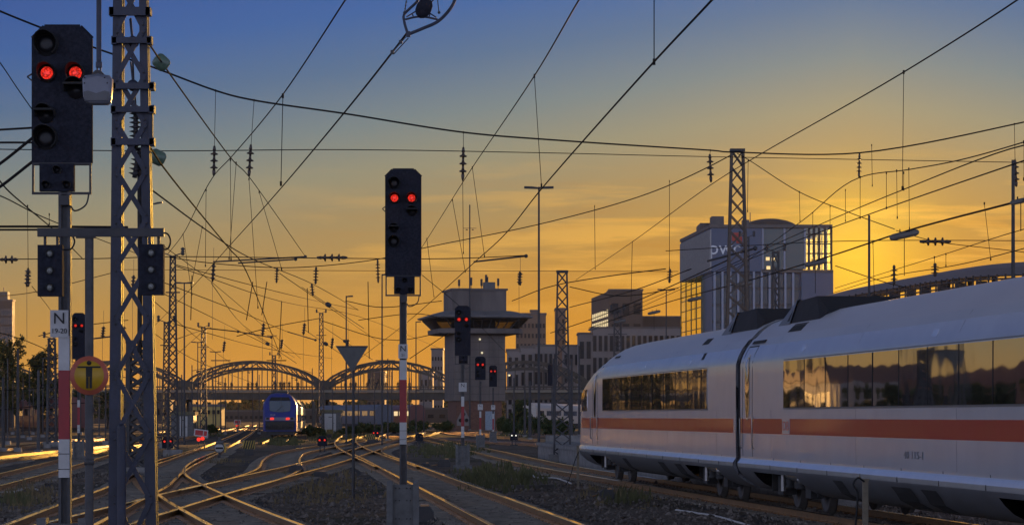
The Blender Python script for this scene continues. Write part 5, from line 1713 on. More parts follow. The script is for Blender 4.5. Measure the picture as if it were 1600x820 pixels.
# insulators and droppers scattered in the far web
for i, (px, y0, y1, Y) in enumerate(((334, 412, 440, 150), (412, 505, 525, 190), (476, 505, 523, 200), (441, 530, 545, 220), (351, 533, 550, 240), (544, 530, 545, 230), (162, 510, 528, 150), (194, 510, 528, 150), (44, 420, 448, 110), (813, 425, 445, 133), (520, 528, 545, 230), (209, 430, 455, 150))):
    A, B = P(px, y0, Y), P(px - 2, y1, Y); m = MB(); sz = .10 + .0004 * Y
    m.lathe(A, B, [(0, sz * .4)] + [v for j in range(4) for v in ((.08 + j * .22, sz * .4), (.14 + j * .22, sz), (.2 + j * .22, sz * .4))] + [(1, sz * .3)], 8)
    m.tube([B, P(px - 2, y1 + 90, Y)], .0015 * (Y / 60) + .006, 4); m.tube([A, P(px, y0 - 25, Y)], .0015 * (Y / 60) + .006, 4)
    o = m.build('hanging_insulator', M_INS, loc=tuple(A)); tag(o, 'small dark hanging insulator among the far wires', 'insulator', 'small insulators in the far wires')
for i, (px, py, Y, r) in enumerate(((513, 476, 180, .17), (509, 537, 230, .17), (418, 537, 220, .14), (539, 533, 230, .14))):
    A = P(px, py, Y); m = MB(); m.lathe(A - Vector((r * 1.1, 0, -r * .6)), A + Vector((r * 1.1, 0, -r * .6)), [(0, r * .4), (.15, r * .85), (.5, r), (.85, r * .85), (1, r * .4)], 12)
    m.tube([A + Vector((-1.8, 0, 1.2)), A, A + Vector((2.4, 0, -1.6))], .02, 4)
    o = m.build('ball_insulator', M_DARK, loc=tuple(A)); tag(o, 'small dark ball insulator on a far slanting wire', 'insulator', 'ball insulators on far wires')

# lamps hanging from the twisted cable over the train
for (px, py, w, Y, lab) in ((1413, 367, 46, 85, 'long hanging lamp left of the strain insulator, over the express train'), (1274, 411, 34, 110, 'long hanging lamp before the bright glass corner of the office block'), (1160, 444, 30, 135, 'hanging lamp before the lattice mast and white office block'), (1595, 314, 34, 66, 'hanging lamp cut by the right picture edge'), (1086, 467, 24, 165, 'hanging lamp before the yellow glass corner left of the office block'), (1022, 488, 20, 190, 'small hanging lamp right of the brown office block'), (969, 502, 18, 205, 'small hanging lamp before the brown office block'), (926, 514, 14, 225, 'smallest hanging lamp, left of the brown office block')):
    k = F / Y; A = P(px, py, Y); root = empty('hanging_lamp', tuple(A), lab, 'lamp', 'lamps hanging over the train')
    m = MB(); d = Vector((w / 2 / k, .0, w * .11 / k)); r = w * .115 / k
    m.lathe(-d, d, [(0, r * .3), (.04, r * .75), (.12, r), (.5, r * 1.08), (.88, r), (.96, r * .75), (1, r * .3)], 14)
    m.build('lamp_shell', mat('lamp_shell_grey', (.14, .13, .12), .45, 0, .2, 5), root)
    m = MB()
    for s in (-.3, .35):
        m.bar((d.x * s, 0, d.z * s + r * .8), (d.x * s, 0, d.z * s + r * 2.0), .03)
    m.tube([(0, 0, -r), (0, 0, -r * 12)], .012, 4); m.build('hanger', M_WIRE, root)
# ------------------------------------------------------------------ buildings
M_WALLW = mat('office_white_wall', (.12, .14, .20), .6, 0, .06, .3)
M_FIN = mat('office_fin', (.33, .345, .41), .55, 0, .06, .5)
M_DKGLASS = glass_mat('office_dark_glass', (.02, .026, .032), .0, 1, .12, .25)
M_TEAL = glass_mat('office_teal_glass', (.045, .065, .06), .0, 1, .15, .3)
M_BRICK = mat('red_brick', (.17, .085, .06), .85, 0, .3, 4)
M_BROWN = mat('brown_stone', (.12, .085, .065), .8, 0, .12, .4)
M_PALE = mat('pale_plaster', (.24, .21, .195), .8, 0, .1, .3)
M_WINDK = glass_mat('window_pane', (.012, .012, .015), .0, 1, .2, .1)
M_LITWIN = mat('lit_office_window', (.4, .35, .25), .4, emit=(1, .68, .25), estr=1.0)
M_ROOF = mat('roof_grey', (.14, .12, .11), .7, 0, .2, .5)
def clear_glass(name, tint, refl=.12):
    m = bpy.data.materials.new(name); m.use_nodes = True; t = m.node_tree
    for n in list(t.nodes): t.nodes.remove(n)
    a = t.nodes.new('ShaderNodeBsdfTransparent'); a.inputs[0].default_value = tint + (1,)
    g = t.nodes.new('ShaderNodeBsdfGlossy'); g.inputs[0].default_value = (.8, .85, .9, 1); g.inputs['Roughness'].default_value = .05
    x = t.nodes.new('ShaderNodeMixShader'); x.inputs[0].default_value = refl
    o = t.nodes.new('ShaderNodeOutputMaterial')
    t.links.new(a.outputs[0], x.inputs[1]); t.links.new(g.outputs[0], x.inputs[2]); t.links.new(x.outputs[0], o.inputs[0])
    return m
M_CLEAR = clear_glass('clear_facade_glass', (.95, .96, .72), .08)
M_CLEAR2 = clear_glass('cabin_glass', (.36, .34, .28), .2)

def office():
    Y = 640.0; k = F / Y
    x = lambda px: (px - 800) / k
    z = lambda py: H + (HY - py) / k
    A = x(1111)
    root = empty('office_building', (A, Y, 0), 'white cubic office block with glass corners, lettering and a roof dome before the sunset', 'building')
    L = (A, Y, 0)
    zt, zm = z(353), z(424)
    W = MB()
    xl, xr = x(1190), x(1302)
    bk = 693
    D = (1064 - 800) / F * bk
    W.prism([(A, Y), (xl, Y), (xl, bk), (D, bk)], zm, zt - .5, 'Z')
    # lower body
    W.prism([(x(1113), Y + 1), (x(1252), Y + 1), (x(1252), bk), (x(1120), bk), (x(1106), Y + 22)], -1, zm - .01, 'Z')
    W.prism([(x(1252) + .02, Y), (xr, Y), (xr, Y + 30), (x(1252) + .02, Y + 30)], -1, zm - .3, 'Z')
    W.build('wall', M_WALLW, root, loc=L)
    r = MB(); r.prism([(A - .3, Y - .4), (x(1300.5), Y - .4), (x(1300.5), bk - 10), (D - .3, bk)], zt - .48, zt + .3, 'Z')
    r.prism([(xl, Y - .2), (xr, Y - .2), (xr, bk - 12), (xl, bk - 12)], zm - .28, zm + .35, 'Z')
    rf = r.build('roof', M_ROOF, root, loc=L)
    d = MB(); d.ball((x(1215), Y + 26, zt - .6), (x(1262) - x(1215) + 1.2, 22, z(337.5) - zt + 1.6), 28); d.build('roof_dome', mat('dome_brown', (.13, .09, .07), .7, 0, .15, .5), rf, loc=L)
    d = MB()
    d.box((x(1118), Y + 22, zt + 1), (5.2, 14, 1.6)); d.box((x(1126), Y + 12, zt + 1.6), (3, 6, 2.8)); d.box((x(1168), Y + 6, zt + 1.2), (1.6, 3, 1.2)); d.box((x(1137), Y + 20, zt + 1.3), (1.2, 3, 2.2))
    for px, t in ((1164, 5), (1168, 8), (1175, 6)): d.bar((x(px), Y + 5, zt), (x(px), Y + 5, zt + t * .6), .18)
    d.each('roof_plant', M_ROOF, rf, loc=L)
    # ribs on the side wall
    n = 34; m = MB()
    for i in range(n):
        t = i / (n - 1)
        p = Vector((A + (D - A) * t, Y + (bk - Y) * t, 0)); m.box((p.x - .1, p.y, (zm + zt) / 2 - .3), (.35, .35, zt - zm - 1.2))
    m.build('side_ribs', mat('office_rib', (.36, .34, .33), .6, 0, .1, 1), root, loc=L)
    # vertical fins and window bays of the lower front
    n = 11; x0, x1 = x(1115), x(1250)
    for i in range(n):
        a = x0 + (x1 - x0) * i / n; w = (x1 - x0) / n
        b = MB(); b.box((a + w * .58, Y + .9, zm / 2 - .3), (w * .6, .3, zm - 1.0)); b.build('window_bay', M_DKGLASS, root, loc=L)
        b = MB(); b.box((a + w * .14, Y + .55, zm / 2), (w * .26, 1.2, zm)); b.build('facade_fin', M_FIN, root, loc=L)
    m = MB()
    for q in range(1, 9): m.box((x(1182), Y + .72, zm - q * 4.0), (x1 - x0 + .5, .15, .7))
    m.each('floor_band', M_ROOF, root, loc=L)
    # dark glass field of the upper front, lit offices behind it
    g = MB(); g.box((x(1224), Y + .8, (zm + zt) / 2), (x(1258) - x(1192), .25, zt - zm - 1.2)); g.build('glass_front', M_TEAL, root, loc=L)
    g = MB(); g.box((x(1224), Y + 14, (zm + zt) / 2), (x(1257) - x(1193), 26, zt - zm - 1.0)); g.build('core_wall', M_ROOF, root, loc=L)
    for px, py in ((1200, 404), (1209, 405), (1201, 418)):
        g = MB(); g.box((x(px), Y + .62, z(py)), (.9, .1, .8)); g.build('lit_window', M_LITWIN, root, loc=L)
    m = MB()
    for px in (1192, 1226, 1258): m.box((x(px), Y + .45, (zm + zt) / 2), (.45, .4, zt - zm - 1))
    m.each('glass_mullion', M_FIN, root, loc=L)
    # see-through glass corner on the right
    m = MB()
    for px in (1264, 1272, 1280, 1289, 1299): m.box((x(px), Y + .1, (zm + zt) / 2), (.5, .5, zt - zm - .8))
    for py in (366, 381, 396, 410): m.box((x(1280), Y + .15, z(py)), (x(1300) - x(1260), .2, .28))
    for q in range(1, 4): m.box((xr - .4, Y + q * 10, (zm + zt) / 2), (.3, .4, zt - zm - .8))
    m.each('corner_mullion', M_DARK, root, loc=L)
    m = MB(); m.box((x(1279.5), Y + .3, (zm + zt) / 2), (x(1300) - x(1259), .06, zt - zm - .9)); m.box((xr - .3, Y + 18, (zm + zt) / 2), (.06, 36, zt - zm - .9)); m.each('corner_glass', M_CLEAR, root, loc=L)
    # glazed hall under the overhang on the left
    m = MB(); pts = [Vector((A + (D - A) * t, Y + (bk - Y) * t, 0)) for t in (.30, .47, .64, .82, 1.0)]
    for p in pts: m.box((p.x, p.y, zm / 2), (.28, .28, zm))
    for q in range(1, 11):
        for a, b in zip(pts, pts[1:]): m.bar(a + Vector((0, 0, zm - q * 2.6)), b + Vector((0, 0, zm - q * 2.6)), .18)
    m.build('hall_mullion', mat('hall_frame', (.14, .14, .06), .5, .2, .1, 1), root, loc=L)
    m = MB(); a, b = pts[0], pts[-1]; m.add([(a.x, a.y, 0), (b.x, b.y, 0), (b.x, b.y, zm), (a.x, a.y, zm)], [(0, 1, 2, 3)])
    m.add([(b.x, b.y, 0), (x(1119), bk, 0), (x(1119), bk, zm), (b.x, b.y, zm)], [(0, 1, 2, 3)]); m.build('hall_glass', M_CLEAR, root, loc=L)
    t = MB(); vs, fs = text_shape('pwc', 4.6, facing((x(1133), Y - .08, z(388))), .04); t.add(vs, fs); t.build('lettering', mat('sign_white', (.8, .8, .8), .5), root, loc=L)
    t = MB(); t.box((x(1150), Y - .08, z(370)), (2.0, .12, 2.0)); t.box((x(1155), Y - .08, z(375)), (1.4, .1, 1.6)); t.build('logo_blocks', mat('logo_red', (.45, .05, .03), .5), root, loc=L)
office()

def block(px0, px1, top, Y, label, wall, cols, rows, base_py=652, depth=18, win=M_WINDK, ww=.55, hh=.6, name='office_block', cap=True, side=None, rowtop=.06, z_low=0.0, extra=None):
    k = F / Y; x = lambda px: (px - 800) / k; z = lambda py: H + (HY - py) / k
    X0, X1, zt = x(px0), x(px1), z(top)
    root = empty(name, ((X0 + X1) / 2, Y, 0), label, 'building'); L = tuple(root.location)
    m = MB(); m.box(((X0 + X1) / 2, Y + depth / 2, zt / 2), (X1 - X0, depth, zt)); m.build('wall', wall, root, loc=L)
    if cap:
        m = MB(); m.box(((X0 + X1) / 2, Y + depth / 2, zt + .25), (X1 - X0 + .5, depth + .5, .5)); m.build('roof', M_ROOF, root, loc=L)
    hgt = zt - z_low; fh = hgt * (1 - rowtop) / rows; fw = (X1 - X0) / cols
    first = None
    for r in range(rows):
        for c in range(cols):
            cx, cz = X0 + fw * (c + .5), z_low + fh * (r + .5)
            if cz < z(655): continue
            if first is None:
                m = MB(); m.box((0, 0, 0), (fw * ww, .3, fh * hh)); m.box((0, -.16, -fh * hh * .5), (fw * ww * 1.1, .2, .15), mi=1); first = m.build('window', [win, wall], root)
                o = first
            else:
                o = first.copy(); C.objects.link(o); o.parent = root
            o.location = (cx - L[0], -.02, cz)
    return root, x, z, L
# brown block with its lower neighbours
r_, x_, z_, L_ = block(952, 1004, 454, 800, 'brown stone office block with big square windows rising above the train nose', M_BROWN, 3, 6, depth=20, ww=.62, hh=.55)
m = MB(); a, b = Vector((x_(952), 800, 0)), Vector(((924 - 800) / F * 850, 850, 0)); zt = z_(454) 
m.add([tuple(a), tuple(b), (b.x, b.y, zt - 0.1), (a.x, a.y, zt - .1)], [(0, 1, 2, 3)]); m.build('side_wall', M_BROWN, r_, loc=L_)
w = MB()
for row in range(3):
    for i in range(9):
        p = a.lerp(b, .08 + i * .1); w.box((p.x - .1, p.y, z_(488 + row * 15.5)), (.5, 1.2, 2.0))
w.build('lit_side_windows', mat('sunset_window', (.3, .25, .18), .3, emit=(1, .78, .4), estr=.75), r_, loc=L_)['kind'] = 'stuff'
block(925, 1064, 513, 780, 'long low office wing with a row of tall windows below the brown block', M_PALE, 16, 3, depth=16, ww=.6, hh=.72, z_low=7)
block(1003, 1063, 496, 815, 'flat brown penthouse storey between the brown and the white office blocks', M_BROWN, 5, 3, depth=14, ww=.3, hh=.3)
block(904, 925, 522, 720, 'narrow white building with tall dark windows left of the low office wing', M_PALE, 2, 3, depth=14, ww=.6, hh=.75, z_low=4)
block(880, 905, 541, 740, 'lower pale building beside the narrow white one', M_PALE, 3, 4, depth=14, ww=.55, hh=.6)
block(806, 853, 491, 900, 'brown tower block with many small windows behind the control tower', mat('tower_brown', (.20, .14, .10), .8, 0, .1, .3), 8, 10, depth=24, ww=.5, hh=.45)
block(829, 842, 486, 915, 'stair core rising above the brown tower block', mat('tower_brown', (.20, .14, .10)), 1, 2, depth=10, ww=.2, hh=.1)
block(868, 884, 483, 940, 'slim brown tower behind the lattice mast', mat('tower_brown', (.20, .14, .10)), 2, 10, depth=18, ww=.4, hh=.4)
block(792, 812, 548, 620, 'stepped white apartment house at the right edge of the control tower', M_PALE, 2, 4, depth=14, ww=.5, hh=.75)
block(812, 834, 543, 640, 'middle stepped white apartment house behind the bridge', M_PALE, 2, 4, depth=14, ww=.5, hh=.75)
block(834, 872, 541, 660, 'wide stepped white apartment house behind the lattice mast', M_PALE, 5, 4, depth=14, ww=.55, hh=.7)
block(674, 692, 546, 860, 'small grey apartment tower left of the control tower', M_PALE, 4, 7, depth=12, ww=.5, hh=.4)
block(655, 676, 581, 830, 'low grey house behind the bridge left of the control tower', M_PALE, 3, 3, depth=12, ww=.5, hh=.4)
block(574, 601, 582, 900, 'far grey house framed by the right bridge arch', M_BROWN, 4, 4, depth=12, ww=.5, hh=.4)
r_, x_, z_, L_ = block(-22, 19, 470, 950, 'glass office tower with gridded panes at the left edge', mat('tower_steel', (.06, .055, .055), .7, .0, .1, .5), 7, 13, depth=5, win=M_DKGLASS, ww=.86, hh=.8)
m = MB(); m.box((x_(-6), 953, z_(463)), (x_(12) - x_(-22), 4, z_(455) - z_(470))); m.bar((x_(2), 955, z_(455)), (x_(2), 955, z_(448)), .3); m.build('roof_plant', M_ROOF, r_, loc=L_)
block(300, 345, 635, 520, 'yellow lit low building under the bridge beside the left relay hut', mat('yellow_wall', (.50, .36, .12), .8), 6, 2, depth=8, ww=.5, hh=.5)
block(24, 66, 604, 380, 'dark low depot building among the poles at the far left', mat('dark_depot', (.06, .055, .055), .8), 5, 2, depth=14, ww=.5, hh=.3)
block(-60, 22, 590, 420, 'dark depot hall at the left edge below the trees', mat('dark_depot', (.06, .055, .055)), 6, 3, depth=16, ww=.5, hh=.3)
block(140, 262, 622, 640, 'long dark shed behind the masts left of the bridge arch', mat('shed_brown', (.10, .075, .06), .8), 12, 1, depth=10, ww=.5, hh=.3)

# ------------------------------------------------------------------ signal control tower
def control_tower():
    Y = 370; k = F / Y
    z = lambda py: H + (HY - py) / k
    root = empty('control_tower', ((741 - 800) / k, Y + 4, 0), 'grey concrete railway control tower with overhanging glazed cabin and roof aerials', 'tower', None, R(10))
    def loft(rings, name, m, mi=None, parent=root):
        q = MB(); vs = []; n = 8
        for zz, hw, hd, c in rings:
            vs += [(-hw + c, -hd, zz), (hw - c, -hd, zz), (hw, -hd + c, zz), (hw, hd - c, zz), (hw - c, hd, zz), (-hw + c, hd, zz), (-hw, hd - c, zz), (-hw, -hd + c, zz)]
        fs = [tuple(reversed(range(n)))] + [(i * n + j, i * n + (j + 1) % n, (i + 1) * n + (j + 1) % n, (i + 1) * n + j) for i in range(len(rings) - 1) for j in range(n)] + [tuple((len(rings) - 1) * n + j for j in range(n))]
        q.add(vs, fs); return q.build(name, m, parent)
    MC = mat('tower_concrete', (.16, .135, .12), .85, 0, .3, .5, .3, 4, stretch=(1, 1, .25))
    loft([(z(626), 3.6, 4.25, .02), (z(523), 3.6, 4.25, .02)], 'shaft', MC)
    sm = MB()
    for i in range(1, 9): sm.box((0, -4.26, z(523) - i * 1.02), (7.1, .03, .04)); sm.box((-3.61, 0, z(523) - i * 1.02), (.03, 8.4, .04))
    for i in range(-2, 3): sm.box((i * 1.35, -4.258, (z(523) + z(626)) / 2), (.03, .03, z(523) - z(626)))
    sm.build('panel_joint', M_DARK, root)
    loft([(-.3, 3.2, 3.9, .02), (z(626), 3.2, 3.9, .02)], 'brick_base', M_BRICK)
    loft([(z(522.5), 5.1, 5.4, 1.2), (z(521), 5.9, 6.2, 1.4), (z(514), 5.95, 6.25, 1.4), (z(513), 5.6, 5.9, 1.3)], 'lower_gallery', MC)
    gl = loft([(z(513), 5.4, 5.7, 1.3), (z(498.5), 6.6, 6.9, 1.5)], 'cabin_glass', M_CLEAR2)
    fr = MB()
    for i in range(-4, 5):
        t = i / 4
        fr.bar((t * 4.1, -5.72, z(513)), (t * 5.1, -6.92, z(498.5)), .12)
        fr.bar((-5.42, t * 4.3, z(513)), (-6.62, t * 5.3, z(498.5)), .12); fr.bar((5.42, t * 4.3, z(513)), (6.62, t * 5.3, z(498.5)), .12)
    fr.each('window_frame', M_DARK, gl)
    core = MB(); core.box((0, 1.2, (z(513) + z(498)) / 2), (5.5, 5.0, z(498) - z(513))); core.build('cabin_core', M_DARK, root)
    loft([(z(499), 6.3, 6.6, 1.5), (z(496.5), 7.25, 7.5, 1.8), (z(494.5), 7.3, 7.55, 1.8), (z(487), 5.2, 5.5, 1.2), (z(485.5), 4.4, 4.6, .4)], 'roof', mat('tower_roof', (.20, .19, .19), .6, .1, .2, 1))
    loft([(z(487), 3.75, 4.3, .02), (z(453), 3.75, 4.3, .02)], 'roof_block', MC)
    m = MB(); m.box((-.0, 0, z(452)), (7.9, 9.0, .25)); m.build('roof_rim', M_ROOF, root)
    m = MB(); m.box((1.7, -2, z(446)), (1.5, 1.5, 1.1)); m.build('roof_box', M_GALV, root)
    m = MB()
    for px, t in ((-2.6, 1.5), (-.9, 1.8), (.55, 1.6), (1.2, 2.2), (1.35, 1.9), (2.9, 1.7)):
        m.tube([(px, -2.5, z(453)), (px, -2.5, z(453) + t)], .05, 6); m.box((px, -2.55, z(453) + t * .7), (.28, .22, t * .6))
    m.each('aerial', M_DARK, root)
    m = MB(); m.box((1.5, -3.95, 1.2), (1.3, .12, 2.6)); m.build('door', mat('pale_blue_door', (.3, .36, .42), .6), root)
    # triangular warning board with dots on the brick base
    sx = -2.2
    m = MB(); m.prism([(sx - .95, .5), (sx + .95, .5), (sx + .95, 1.2), (sx + .1, 2.9), (sx - .1, 2.9), (sx - .95, 1.2)], -4.02, -3.93); sg = m.build('triangle_sign', M_PALE, root)
    m = MB()
    for a, b in ((0, 2.1), (-.42, 1.25), (.42, 1.25)): m.lathe((sx + a, -4.0, b), (sx + a, -4.05, b), [(0, .26), (1, .26)], 12)
    m.each('dots', M_BLACK, sg)
    m = MB()
    for px, py in ((0.0, 530), (.3, 551), (4.1, 586)): m.ball((px, -4.5 if px < 3 else -4.4, z(py)), .16, 8)
    m.each('wall_lamp', mat('wall_lamp_glow', (.5, .45, .3), .4, emit=(1, .85, .5), estr=.7), root)
control_tower()

# ------------------------------------------------------------------ arched iron road bridge
def bridge():
    Y = 545; k = F / Y
    x = lambda px: (px - 800) / k; z = lambda py: H + (HY - py) / k
    root = empty('road_bridge', (x(503), Y, 0), 'long iron road bridge of lattice arches spanning the yard', 'bridge'); L = tuple(root.location)
    MB_ = mat('bridge_iron', (.085, .075, .06), .7, .2, .3, .8)
    nodes = [-375, -155, 65, 285, 503, 715, 925, 1140]
    d = MB(); d.box((x(380), Y + 6, (z(613) + z(624)) / 2), (x(1250) - x(-470), 12.5, z(613) - z(624)))
    for a in range(-460, 1240, 12): d.box((x(a), Y - .3, (z(613) + z(624)) / 2), (.22, .16, z(613) - z(624)))
    d.build('deck', MB_, root, loc=L)
    d = MB(); d.box((x(380), Y - .7, z(611)), (x(1250) - x(-470), .5, .5)); d.build('footway_edge', mat('bridge_edge', (.22, .19, .14), .7, 0, .2, 1), root, loc=L)
    rl = MB()
    for yy in (Y - .8, Y + 12.6):
        rl.bar((x(-470), yy, z(603.5)), (x(1250), yy, z(603.5)), .14); rl.bar((x(-470), yy, z(607.5)), (x(1250), yy, z(607.5)), .09)
        for a in range(-460, 1240, 9): rl.bar((x(a), yy, z(611)), (x(a), yy, z(603.5)), .10)
    rl.build('railing', MB_, root, loc=L)
    n = 14
    for a, b in zip(nodes, nodes[1:]):
        for yy in (Y, Y + 12):
            m = MB()
            top = lambda t: z(601.5) + (z(564.5) - z(601.5)) * (4 * t * (1 - t)) ** .82
            lo = lambda t: z(609) + (z(575) - z(609)) * (4 * t * (1 - t)) ** .9
            X = lambda t: x(a) + (x(b) - x(a)) * t
            for i in range(n):
                t, u = i / n, (i + 1) / n
                m.bar((X(t), yy, top(t)), (X(u), yy, top(u)), .42, .40); m.bar((X(t), yy, lo(t)), (X(u), yy, lo(u)), .42, .40)
                m.bar((X(u), yy, top(u)), (X(u), yy, lo(u)), .2)
                if i < n / 2: m.bar((X(t), yy, lo(t)), (X(u), yy, top(u)), .2)
                else: m.bar((X(t), yy, top(t)), (X(u), yy, lo(u)), .2)
            for i in range(1, n):
                t = i / n
                if i % 2 == 0 or True: m.bar((X(t), yy, lo(t)), (X(t), yy, z(612)), .20)
            m.build('arch', MB_, root, loc=L)
        m = MB()
        for i in (4, 7, 10):
            t = i / n; m.bar((X(t), Y, top(t)), (X(t), Y + 12, top(t)), .3)
        m.build('cross_tie', MB_, root, loc=L)
    for a in nodes:
        m = MB()
        for yy in (Y, Y + 12):
            m.box((x(a), yy, (z(594) + z(613)) / 2), (1.5, .6, z(594) - z(613)))
            m.prism([(x(a) - 2.0, z(596)), (x(a) + 2.0, z(596)), (x(a) + 1.1, z(604)), (x(a) + 2.0, z(612.5)), (x(a) - 2.0, z(612.5)), (x(a) - 1.1, z(604))], yy - .25, yy + .25)
            m.box((x(a), yy, (z(624) - .3) / 2), (1.5, 1.3, z(624) + .3)); m.box((x(a) - 1.6, yy, z(630) / 2), (.5, .6, z(624))); m.box((x(a) + 1.6, yy, z(630) / 2), (.5, .6, z(624)))
        m.each('pier', MB_, root, loc=L, gap=.3)
    lamps = MB()
    for px in (432, 432, 602, 345):
        lamps.bar((x(px) - 2, Y, z(563)), (x(px) + 2, Y, z(563)), .2)
    lamps.build('arch_bracket', MB_, root, loc=L)
    return x, z
bx_, bz_ = bridge()
# people sitting and standing on the bridge walkway
M_COAT = mat('dark_clothes', (.03, .028, .03), .85, 0, .4, 3); M_SKIN = mat('skin', (.32, .19, .13), .6, 0, .1, 5)
def person(px, seated, label):
    base = bz_(611) + .25; X = bx_(px); Y = 545 - .72
    root = empty('person', (X, Y + (.55 if not seated else .0), base if not seated else base + .55), label, 'person', 'people on the bridge walkway', random.uniform(-.5, .5))
    m = MB()
    def limb(pts, rs): m.tube(crom(pts, 4), [rs[min(len(rs) - 1, int(i / 4))] for i in range((len(pts) - 1) * 4 + 1)], 8)
    if seated:
        limb([(0, 0, -.05), (0, 0, .25), (0, -.02, .50), (0, -.03, .60)], [.15, .17, .19, .08])
        for s in (-1, 1):
            limb([(s * .1, 0, 0), (s * .12, -.42, .02), (s * .12, -.46, -.42)], [.085, .07, .05]); limb([(s * .2, 0, .48), (s * .27, -.12, .22), (s * .18, -.34, .12)], [.06, .05, .04])
        hz = .74
    else:
        limb([(0, 0, .85), (0, 0, 1.15), (0, 0, 1.40), (0, 0, 1.50)], [.15, .16, .19, .08])
        for s in (-1, 1):
            limb([(s * .09, 0, .9), (s * .1, -.03, .48), (s * .1, .02, .04)], [.095, .07, .055]); m.box((s * .1, -.06, .03), (.1, .26, .07)); limb([(s * .21, 0, 1.40), (s * .27, .02, 1.1), (s * .24, -.08, .84)], [.06, .05, .04])
        hz = 1.64
    m.build('body', M_COAT, root)
    h = MB(); h.ball((0, -.02, hz), (.095, .11, .13), 12); h.build('head', M_SKIN, root)
    h = MB(); h.ball((0, .01, hz + .03), (.105, .11, .12), 12); h.build('hair', M_BLACK, root)
rp = random.Random(2)
for i, px in enumerate((310, 318, 352, 362, 388, 394, 401, 430, 438, 444, 452, 466, 540, 548, 556, 574, 588, 597, 603, 622, 640)):
    person(px, False, 'distant person in dark clothes standing on the bridge walkway')

# ------------------------------------------------------------------ curved glass roof of the bus station behind the express train
def canopy():
    root = empty('station_roof', (45, 235, 0), 'long curved roof with sunlit louvres behind the express train at the right', 'building'); L = tuple(root.location)
    top = [(1290, 462), (1330, 452), (1390, 440), (1450, 429), (1500, 420), (1560, 412), (1640, 407), (1720, 405)]
    Ys = [330, 310, 285, 262, 246, 232, 220, 210]
    pts = [P(px, py, Y) for (px, py), Y in zip(top, Ys)]
    c = crom(pts, 6); m = MB(); vs = []; fs = []
    for p in c:
        for dz_, dxx in ((0, 0), (-.5, -1.6), (-1.2, -2.6), (-1.3, -2.4), (-.7, -.5), (-.4, 6), (.1, 6)):
            vs.append((p.x + dxx * .9, p.y + dxx * .45, p.z + dz_))
    n = 7
    fs = [(i * n + j, (i + 1) * n + j, (i + 1) * n + (j + 1) % n, i * n + (j + 1) % n) for i in range(len(c) - 1) for j in range(n)]
    m.add(vs, fs, 0, False); m.build('roof_shell', mat('roof_metal', (.12, .11, .12), .5, .2, .2, .4), root, loc=L)
    for q in range(4):
        m = MB(); m.tube([p + Vector((-2.4, -1.2, -1.5 - q * .5)) for p in c], .08, 5); m.build('roof_louvre', M_DARK, root, loc=L)
    m = MB()
    for i in range(0, len(c), 1):
        p = c[i]; m.bar(p + Vector((-2.4, -1.2, -1.1)), p + Vector((-2.4, -1.2, -3.6)), .14)
        if i % 4 == 0: m.bar(p + Vector((1, .5, -.6)), Vector((p.x + 1, p.y + .5, -.2)), .4)
        if i % 3 == 1: m.box(p + Vector((-2.3, -1.1, -2.2)), (.9, .4, 1.2))
    m.build('roof_strut', M_DARK, root, loc=L)
canopy()

# ------------------------------------------------------------------ trees and shrubs
M_BARK = mat('bark', (.06, .045, .035), .9, 0, .3, 4, .5, 12)
def leaf_mat(name, col):
    m = bpy.data.materials.new(name); m.use_nodes = True; t = m.node_tree; b = t.nodes['Principled BSDF']
    b.inputs['Roughness'].default_value = .6
    co = t.nodes.new('ShaderNodeTexCoord'); n = t.nodes.new('ShaderNodeTexNoise'); n.inputs['Scale'].default_value = .9; n.inputs['Detail'].default_value = 3
    t.links.new(co.outputs['Object'], n.inputs['Vector'])
    x = t.nodes.new('ShaderNodeMix'); x.data_type = 'RGBA'; x.inputs[6].default_value = tuple(c * .6 for c in col) + (1,); x.inputs[7].default_value = tuple(c * 1.4 for c in col) + (1,)
    t.links.new(n.outputs[0], x.inputs[0]); t.links.new(x.outputs[2], b.inputs['Base Color'])
    tr = t.nodes.new('ShaderNodeBsdfTranslucent'); t.links.new(x.outputs[2], tr.inputs[0])
    ms = t.nodes.new('ShaderNodeMixShader'); ms.inputs[0].default_value = .3
    o = t.nodes['Material Output']; t.links.new(b.outputs[0], ms.inputs[1]); t.links.new(tr.outputs[0], ms.inputs[2]); t.links.new(ms.outputs[0], o.inputs[0])
    return m
M_LEAF = leaf_mat('dark_leaves', (.05, .065, .02)); M_LEAF2 = leaf_mat('shrub_leaves', (.06, .085, .025))
def leaves(lobes, n, size, rng):
    vs = []; fs = []
    w = np.array([l[3] * l[4] * l[5] for l in lobes]) ** (2 / 3); w /= w.sum()
    for l, cnt in zip(lobes, (w * n).astype(int)):
        clump = rng.normal(size=(max(5, cnt // 26), 3)); clump /= np.linalg.norm(clump, axis=1)[:, None]; clump *= (rng.uniform(.45, 1.05, (len(clump), 1)))
        for _ in range(cnt):
            d = clump[rng.integers(len(clump))] + rng.normal(0, .15, 3)
            c = np.array(l[:3]) + d * np.array(l[3:6])
            a = rng.normal(size=3); a /= np.linalg.norm(a); b = rng.normal(size=3); b -= a * (a @ b); b /= np.linalg.norm(b)
            s = size * rng.uniform(.6, 1.4)
            o = len(vs); vs += [tuple(c - a * s), tuple(c + b * s * .55), tuple(c + a * s), tuple(c - b * s * .55)]; fs.append((o, o + 1, o + 2, o + 3))
    return vs, fs
